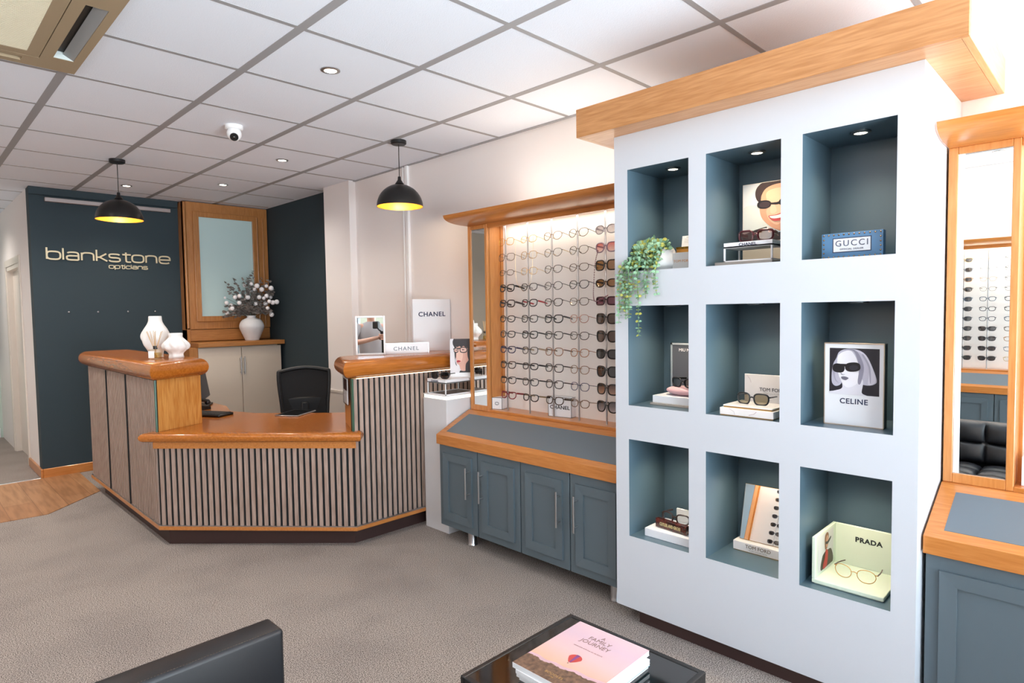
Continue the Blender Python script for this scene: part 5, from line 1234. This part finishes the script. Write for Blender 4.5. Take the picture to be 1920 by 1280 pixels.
Mx = Matrix.Translation((2.462, .692, lz+.018+.0245)) @ Matrix.Rotation(math.radians(-3), 4, 'Z')
make_glasses('eyeglasses', 'round gold wire glasses standing in the pale mint display box', S(a=.030, b=.0235, e=2.3, drop=.12, col='#e0b266', tcol='#4a2412', r=.001, th=.0016, metal=1, tmetal=0), Mx, 'glasses on show', 'glasses')

# ------------------------------------------------------------------ coffee table and catalogues
tz = .40
ct = thing('coffee_table', 'low square glossy black coffee table in the foreground', 'table', (1.34, 1.07, 0))
X0, X1, Y0, Y1 = 1.096, 1.588, .825, 1.32
mb = MB(); w = .016
mb.box(X0, X1, Y0, Y0+w, tz-.05, tz, .002).box(X0, X1, Y1-w, Y1, tz-.05, tz, .002).box(X0, X0+w, Y0+w, Y1-w, tz-.05, tz, .002).box(X1-w, X1, Y0+w, Y1-w, tz-.05, tz, .002)
link('rim', mb, mat('black lacquer rim', '#1c1d1f', .25), ct, 0)
link('glass_top', MB().box(X0+w, X1-w, Y0+w, Y1-w, tz-.02, tz-.0025), BLACKG, ct, 0)
link('side_panels', MB().box(X0+.002, X1-.002, Y0+.002, Y1-.002, 0, tz-.05), mat('black lacquer side', '#141517', .3), ct, 0)
def coverm():
    m, nt, out = base_mat('catalogue cover print'); b = nt.nodes.new('ShaderNodeBsdfPrincipled'); nt.links.new(b.outputs[0], out.inputs[0]); b.inputs['Roughness'].default_value = .25
    tc = nt.nodes.new('ShaderNodeTexCoord'); sp = nt.nodes.new('ShaderNodeSeparateXYZ'); nt.links.new(tc.outputs['Generated'], sp.inputs[0])
    n = nt.nodes.new('ShaderNodeTexNoise'); n.inputs['Scale'].default_value = 2.2; n.inputs['Detail'].default_value = 1
    r = nt.nodes.new('ShaderNodeValToRGB'); e = r.color_ramp.elements; e[0].position = .22; e[0].color = (*rgb('#dba98e'), 1); e[1].position = 1; e[1].color = (*rgb('#d8b9bf'), 1)
    q = e.new(.5); q.color = (*rgb('#dbb5b4'), 1); q = e.new(.78); q.color = (*rgb('#d0b4c0'), 1)
    nt.links.new(sp.outputs[0], r.inputs[0]); nt.links.new(r.outputs[0], b.inputs['Base Color']); return m
def book(name, label, M_, w, d, h, cover, pages='#eceef0'):
    t = bpy.data.objects.new(name, None); C.objects.link(t); t.location = M_.translation; tag(t, label, 'book', 'catalogues on the coffee table')
    def part(nm, b, m):
        o = MB(); o.T = M_; o.box(*b); return link(nm, o, m, t, 0)
    part('pages', (.001, w-.001, .001, d-.001, .0006, h-.0006), mat('paper '+pages, pages, .7))
    part('cover', (0, w, 0, d, h-.0007, h), cover); part('back_cover', (0, w, 0, d, 0, .0007), cover if cover.name != 'catalogue cover print' else WHITEM)
    part('spine', (0, w, -.0007, 0, 0, h), mat('paper '+pages, pages, .7)); return t
# local x -> world -y (reading direction), local y -> world +x
def bm_(x, y, z, deg=0): return Matrix.Translation((x, y, z)) @ Matrix.Rotation(-PI/2+math.radians(deg), 4, 'Z')
book('catalogue', 'dark backed catalogue at the bottom of the coffee table stack', bm_(1.20, 1.186, tz-.0025, 1), .238, .29, .011, mat('dark cover', '#2c2f35', .3))
book('catalogue', 'white catalogue with a teal edge, second from the bottom of the stack', bm_(1.193, 1.190, tz+.0087, .5), .245, .297, .014, mat('teal cover', '#5f9aa5', .3))
book('catalogue', 'plain white catalogue directly under the pink one', bm_(1.186, 1.186, tz+.0229, -1), .24, .30, .011, WHITE)
M_ = bm_(1.187, 1.199, tz+.0341, .8); bw_, bd_ = .25, .308
t = book('catalogue', 'pink sky catalogue with a hot air balloon on top of the stack', M_, bw_, bd_, .0145, coverm())
zt = .0147
def pflat(nm, pts, m, z=zt):
    mb = MB(); mb.T = M_; mb.add([(p[0], p[1], z) for p in pts], [list(range(len(pts)))]); return link(nm, mb, m, t, 0)
hz = [(0, .062), (.03, .066), (.06, .060), (.09, .068), (.12, .066), (.16, .076), (.2, .074), (.25, .084)]
pflat('printed_hills', [(0, 0), (bw_, 0)]+[(p[0], p[1]+.012) for p in hz[::-1]], mat('lilac hills print', '#c9a4ac', .4))
ed = [(x, y+rn.uniform(-.0022, .0022)) for x, y in smooth_loop(hz, 8, False)]
pflat('printed_trees', [(0, 0), (bw_, 0)]+ed[::-1], mat('dark tree print', '#6b5140', .5, var=.55, vscale=70), zt+.0002)
bl = [(.118+.021*math.cos(a), .131+.019*math.sin(a)) for a in [i*PI/12 for i in range(13)]]+[(.104, .118), (.113, .106), (.121, .106), (.132, .118)]
pflat('printed_balloon', bl, mat('red balloon print', '#b8433e', .5), zt+.0003)
pflat('balloon_stripe', [(.112, .15), (.124, .15), (.121, .107), (.116, .107)], mat('violet stripe', '#7a3f78', .5), zt+.0005)
pflat('balloon_basket', [(.115, .102), (.119, .102), (.119, .098), (.115, .098)], mat('dark tree print', '#6b5140', .5), zt+.0003)
BR_ = mat('bronze title ink', '#8a6f66', .5)
def bt(s, x, y, size, m=BR_, **k): text(s, size, M_ @ Matrix.Translation((x, y, zt+.0004)), m, t, ext=.0001, **k)
bt('A', .119, .268, .020); bt('FAMILY', .119, .248, .025, sx=.95); bt('JOURNEY', .119, .224, .025, sx=.95); bt('AROUND AFRICA IN 30 DAYS', .12, .188, .0062, spacing=1.25); bt('BOODLES', .125, .030, .013, mat('gold print', '#d2b05c', .5), spacing=1.1); bt('1798', .125, .018, .007, mat('gold print', '#d2b05c', .5))

# ------------------------------------------------------------------ black leather sofa
sf_ = thing('sofa', 'black tufted leather sofa with slab arms in the foreground', 'sofa', (.4, .85, 0))
def slab(nm, b, bev=.014, m=LEATH):
    return link(nm, MB().box(*b, bev, 3), m, sf_, 40)
arm = slab('arm', (.06, .724, 1.620, 1.716, .10, .571), .012)
mb = MB(); PIP = mat('leather piping', '#0c0d10', .4)
def piping(y): return [(.07, y, .559), (.712, y, .559), (.714, y, .555), (.714, y, .112)]
for y in (1.6225, 1.7135): mb.tube(piping(y), .0022, 6)
mb.tube([(.717, 1.628, .564), (.717, 1.708, .564)], .0015, 6); link('piping', mb, PIP, arm)
mb = MB()
for i in range(90): mb.box(.08+i*.0071, .0835+i*.0071, 1.6295, 1.6303, .5705, .5714)
for i in range(60): mb.box(.7235, .7244, 1.6295, 1.6303, .12+i*.0074, .1235+i*.0074)
link('stitching', mb, mat('brown thread', '#5a4a3e', .7), arm, 0)
slab('arm', (.06, .724, -.016, .080, .10, .571), .012)
slab('back_frame', (.06, .15, .082, 1.618, .10, .571), .012)
slab('base', (.15, .70, .082, 1.618, .10, .22), .01)
def tufted(nm, fn, n1, n2, k1, k2, amp):
    mb = MB(); vs = []
    for j in range(n2+1):
        for i in range(n1+1):
            u, v = i/n1, j/n2; pu = abs(math.sin(PI*u*k1)); pv = abs(math.sin(PI*v*k2)); edge = min(1, 8*min(u, 1-u))*min(1, 8*min(v, 1-v))
            vs.append(fn(u, v, amp*(pu*pv)**.35+.25*amp*edge))
    base = len(vs)
    for j in range(n2+1):
        for i in range(n1+1): vs.append(fn(i/n1, j/n2, -.07))
    W = n1+1; fs = [[j*W+i, j*W+i+1, (j+1)*W+i+1, (j+1)*W+i] for j in range(n2) for i in range(n1)]
    fs += [[base+f[3]-0, base+f[2], base+f[1], base+f[0]] for f in fs[:]]
    for i in range(n1): fs += [[i+1, i, base+i, base+i+1], [n2*W+i, n2*W+i+1, base+n2*W+i+1, base+n2*W+i]]
    for j in range(n2): fs += [[j*W, (j+1)*W, base+(j+1)*W, base+j*W], [(j+1)*W+n1, j*W+n1, base+j*W+n1, base+(j+1)*W+n1]]
    mb.add(vs, fs); return link(nm, mb, LEATH, sf_, 70)
for k in range(2):
    ya, yb = .088+k*.765, .848+k*.765
    tufted('seat_cushion', lambda u, v, h: (.27+.45*v, ya+(yb-ya)*u, .335+h), 64, 40, 4, 3, .035)
    tufted('back_cushion', lambda u, v, h: (.225+h-.05*v, ya+(yb-ya)*u, .36+.27*v), 64, 28, 4, 2, .035)
for x in (.1, .68):
    for y in (.03, 1.67): link('leg', MB().tube([(x, y, 0), (x, y, .10)], .014, 10), STEEL, sf_)

# ------------------------------------------------------------------ photographer, seen only in the small table mirror
pm = thing('person', 'person in a grey t-shirt holding a black camera stick, seen in the table mirror', 'person', (-.36, -.36, 0))
J = [(-.36, -.36, .98), (-.36, -.36, 1.15), (-.36, -.36, 1.34), (-.36, -.36, 1.46), (-.35, -.35, 1.58), (-.34, -.34, 1.67), (-.34, -.34, 1.74),
     (-.22, -.50, 1.40), (-.50, -.22, 1.40),
     (-.12, -.60, 1.12), (-.08, -.60, .95), (-.06, -.58, .84),
     (-.47, .02, 1.17), (-.26, .02, 1.20), (-.055, -.10, 1.255),
     (-.29, -.43, .88), (-.43, -.29, .88), (-.28, -.44, .50), (-.44, -.28, .50), (-.28, -.45, .09), (-.45, -.28, .09), (-.20, -.37, .04), (-.37, -.20, .04)]
E_ = [(0, 1), (1, 2), (2, 3), (3, 4), (4, 5), (5, 6), (2, 7), (2, 8), (7, 9), (9, 10), (10, 11), (8, 12), (12, 13), (13, 14), (0, 15), (0, 16), (15, 17), (16, 18), (17, 19), (18, 20), (19, 21), (20, 22)]
Rr = [.10, .10, .10, .05, .075, .09, .06, .065, .065, .045, .036, .026, .045, .036, .026, .09, .09, .065, .065, .045, .045, .03, .03]
def skin(name, J, E_, Rr, m, parent, lv=2):
    me = bpy.data.meshes.new(name); me.from_pydata(J, E_, []); o = bpy.data.objects.new(name, me); C.objects.link(o)
    sm = o.modifiers.new('skin', 'SKIN'); sm.use_smooth_shade = True
    for i, v in enumerate(me.skin_vertices[0].data): v.radius = (Rr[i], Rr[i]); v.use_root = (i == 0)
    s2 = o.modifiers.new('sub', 'SUBSURF'); s2.levels = lv; s2.render_levels = lv
    dg = bpy.context.evaluated_depsgraph_get(); dg.update(); me2 = bpy.data.meshes.new_from_object(o.evaluated_get(dg)); bpy.data.objects.remove(o)
    me2.materials.clear(); me2.materials.append(m); me2.name = name
    ob = bpy.data.objects.new(name, me2); C.objects.link(ob); ob.parent = parent; me2.transform(Matrix.Translation(-Vector(parent.location))); return ob
SKIN = mat('skin', '#d3a18a', .5); TEE = mat('grey t-shirt', '#a8a2a2', .85); TRS = mat('dark trousers', '#23262c', .85)
try:
    import addon_utils
    body = skin('body', J, E_, Rr, SKIN, pm)
    ts = MB(); ts.T = Matrix.Translation((-.36, -.36, 0)) @ Matrix.Rotation(-PI/4, 4, 'Z'); rings = [(.90, .185, .125), (1.0, .178, .120), (1.1, .18, .12), (1.2, .19, .125), (1.3, .205, .125), (1.38, .20, .115), (1.44, .14, .09), (1.475, .075, .07)]
    vs = [(rx*math.cos(2*PI*i/32)*(1+.02*math.sin(6*2*PI*i/32+z*20)), ry*math.sin(2*PI*i/32)*(1+.03*math.sin(5*2*PI*i/32-z*14)), z) for z, rx, ry in rings for i in range(32)]
    ts.add(vs, [[j*32+i, j*32+(i+1) % 32, (j+1)*32+(i+1) % 32, (j+1)*32+i] for j in range(len(rings)-1) for i in range(32)])
    ts.T = None; ts.tube([J[8], tuple(Vector(J[8])*.35+Vector(J[12])*.65)], [.075, .066], 16, caps=False); ts.tube([J[7], tuple(Vector(J[7])*.35+Vector(J[9])*.65)], [.075, .066], 16, caps=False)
    link('t_shirt', ts, TEE, pm, 60)
    skin('trousers', [(-.36, -.36, .97), J[15], J[16], J[17], J[18], (-.28, -.45, .14), (-.45, -.28, .14)], [(0, 1), (0, 2), (1, 3), (2, 4), (3, 5), (4, 6)], [.16, .105, .105, .08, .08, .065, .065], TRS, pm)
    for k_, (bx_, by_, bz_) in enumerate(((-.05, -.15, 1.09), (-.22, -.03, 1.12))):
        pass
    hand = MB()
    for s_, (hx, hy, hz) in ((1, (-.045, -.115, 1.255)),):
        for q in range(4):
            z = hz-.03+q*.021; hand.tube(smooth_loop([(hx-.03, hy-.03, z), (hx+.03, hy-.012, z), (hx+.052, hy+.022, z), (hx+.022, hy+.047, z)], 4, False), [.009]*12+[.007], 8)
        hand.tube(smooth_loop([(hx-.03, hy-.02, hz+.03), (hx-.01, hy+.03, hz+.04), (hx+.02, hy+.045, hz+.02)], 4, False), .010, 8)
        hand.ball((hx-.015, hy-.02, hz), .038, 12, 8, (1, .8, 1.1))
    link('gripping_hand', hand, SKIN, pm)
    hair = MB().ball((-.35, -.35, 1.72), .105, 16, 10, (1, 1, .95)); link('hair', hair, mat('brown hair', '#3a2a20', .8), pm)
    fc = MB(); fx = Vector((.7071, .7071, 0)); rt_ = Vector((.7071, -.7071, 0)); hc = Vector((-.335, -.335, 1.665))
    fc.ball(tuple(hc+fx*.085), .016, 8, 6, (1, 1, 1.5)); 
    for s_ in (-1, 1): fc.ball(tuple(hc+rt_*.095*s_), .02, 8, 6, (.6, .6, 1.3))
    link('nose_and_ears', fc, SKIN, pm)
    fc = MB()
    for s_ in (-1, 1): fc.ball(tuple(hc+fx*.082+rt_*.032*s_+Vector((0, 0, .022))), .010, 8, 6)
    fc.ball(tuple(hc+fx*.082+Vector((0, 0, -.045))), .02, 8, 6, (1, 1, .3)); link('eyes_and_mouth', fc, mat('dark feature', '#4a2e28', .5), pm)
except Exception as ex:
    print('person failed', ex); raise
stk = thing('camera_gimbal', 'black camera stick held by the person, seen in the table mirror', 'gimbal', (-.012, -.11, .95))
link('handle', MB().tube([(-.008, -.10, 1.03), (-.012, -.105, 1.30)], .019, 12), BLACK, stk)
link('motor_arm', MB().tube([(-.012, -.105, 1.30), (-.02, -.10, 1.335)], .028, 12).tube([(-.03, -.10, 1.33), (-.05, -.07, 1.36), (-.06, -.06, 1.38)], .012, 8), BLACK, stk)
link('camera_body', MB().box(-.13, -.045, -.10, -.035, 1.37, 1.47, .01), BLACK, stk)

# ------------------------------------------------------------------ light
sc = bpy.context.scene
W = bpy.data.worlds.new('world'); sc.world = W; W.use_nodes = True
bg = W.node_tree.nodes['Background']; sky = W.node_tree.nodes.new('ShaderNodeTexSky'); sky.sky_type = 'NISHITA' if hasattr(sky, 'sun_disc') else sky.sky_type
try:
    sky.sun_disc = False; sky.sun_elevation = math.radians(38); sky.sun_rotation = math.radians(60)
except Exception: pass
W.node_tree.links.new(sky.outputs[0], bg.inputs[0]); bg.inputs[1].default_value = .12
def area(name, loc, rot, sx_, sy_, e, col):
    L = bpy.data.lights.new(name, 'AREA'); L.shape = 'RECTANGLE'; L.size = sx_; L.size_y = sy_; L.energy = e; L.color = col
    o = bpy.data.objects.new(name, L); C.objects.link(o); o.location = loc; o.rotation_euler = rot; return o
# daylight coming in through the two shop windows
area('daylight_sky', (.3, YF-2.2, 2.2), (math.radians(82), 0, 0), 6.0, 3.0, 285, (.84, .92, 1.0))
# added upward lamp, as if off a sunlit pavement, to brighten the ceiling
area('ceiling_fill', (.3, YF-2.0, .05), (math.radians(122), 0, 0), 6.0, 1.6, 1000, (.93, .96, 1.0))
# bare fill spots without fittings, added to lift the room's ambient light
for x, y, pw_ in ((.33, 1.5, 9), (.33, 4.5, 55), (-.9, 3.0, 30), (1.53, .9, 3), (-.9, 5.4, 75), (-.6, 8.0, 30), (.25, 8.3, 45), (.33, 6.2, 60), (2.3, 5.3, 22)):
    L = bpy.data.lights.new('fill_spot', 'SPOT'); L.energy = pw_; L.color = (1, .93, .86); L.shadow_soft_size = .05; L.spot_size = math.radians(150); L.spot_blend = 1
    o = bpy.data.objects.new('fill_spot', L); C.objects.link(o); o.location = (x, y, CEIL-.02)
sc.view_settings.view_transform = 'Standard'; sc.view_settings.look = 'None'; sc.view_settings.gamma = 1; sc.view_settings.use_curve_mapping = False
sc.view_settings.exposure = .4
sc.cycles.max_bounces = 12; sc.cycles.diffuse_bounces = 7; sc.cycles.glossy_bounces = 5; sc.cycles.transparent_max_bounces = 24
sc.cycles.caustics_reflective = False; sc.cycles.caustics_refractive = False; sc.cycles.sample_clamp_indirect = 4
sc.cycles.use_denoising = True
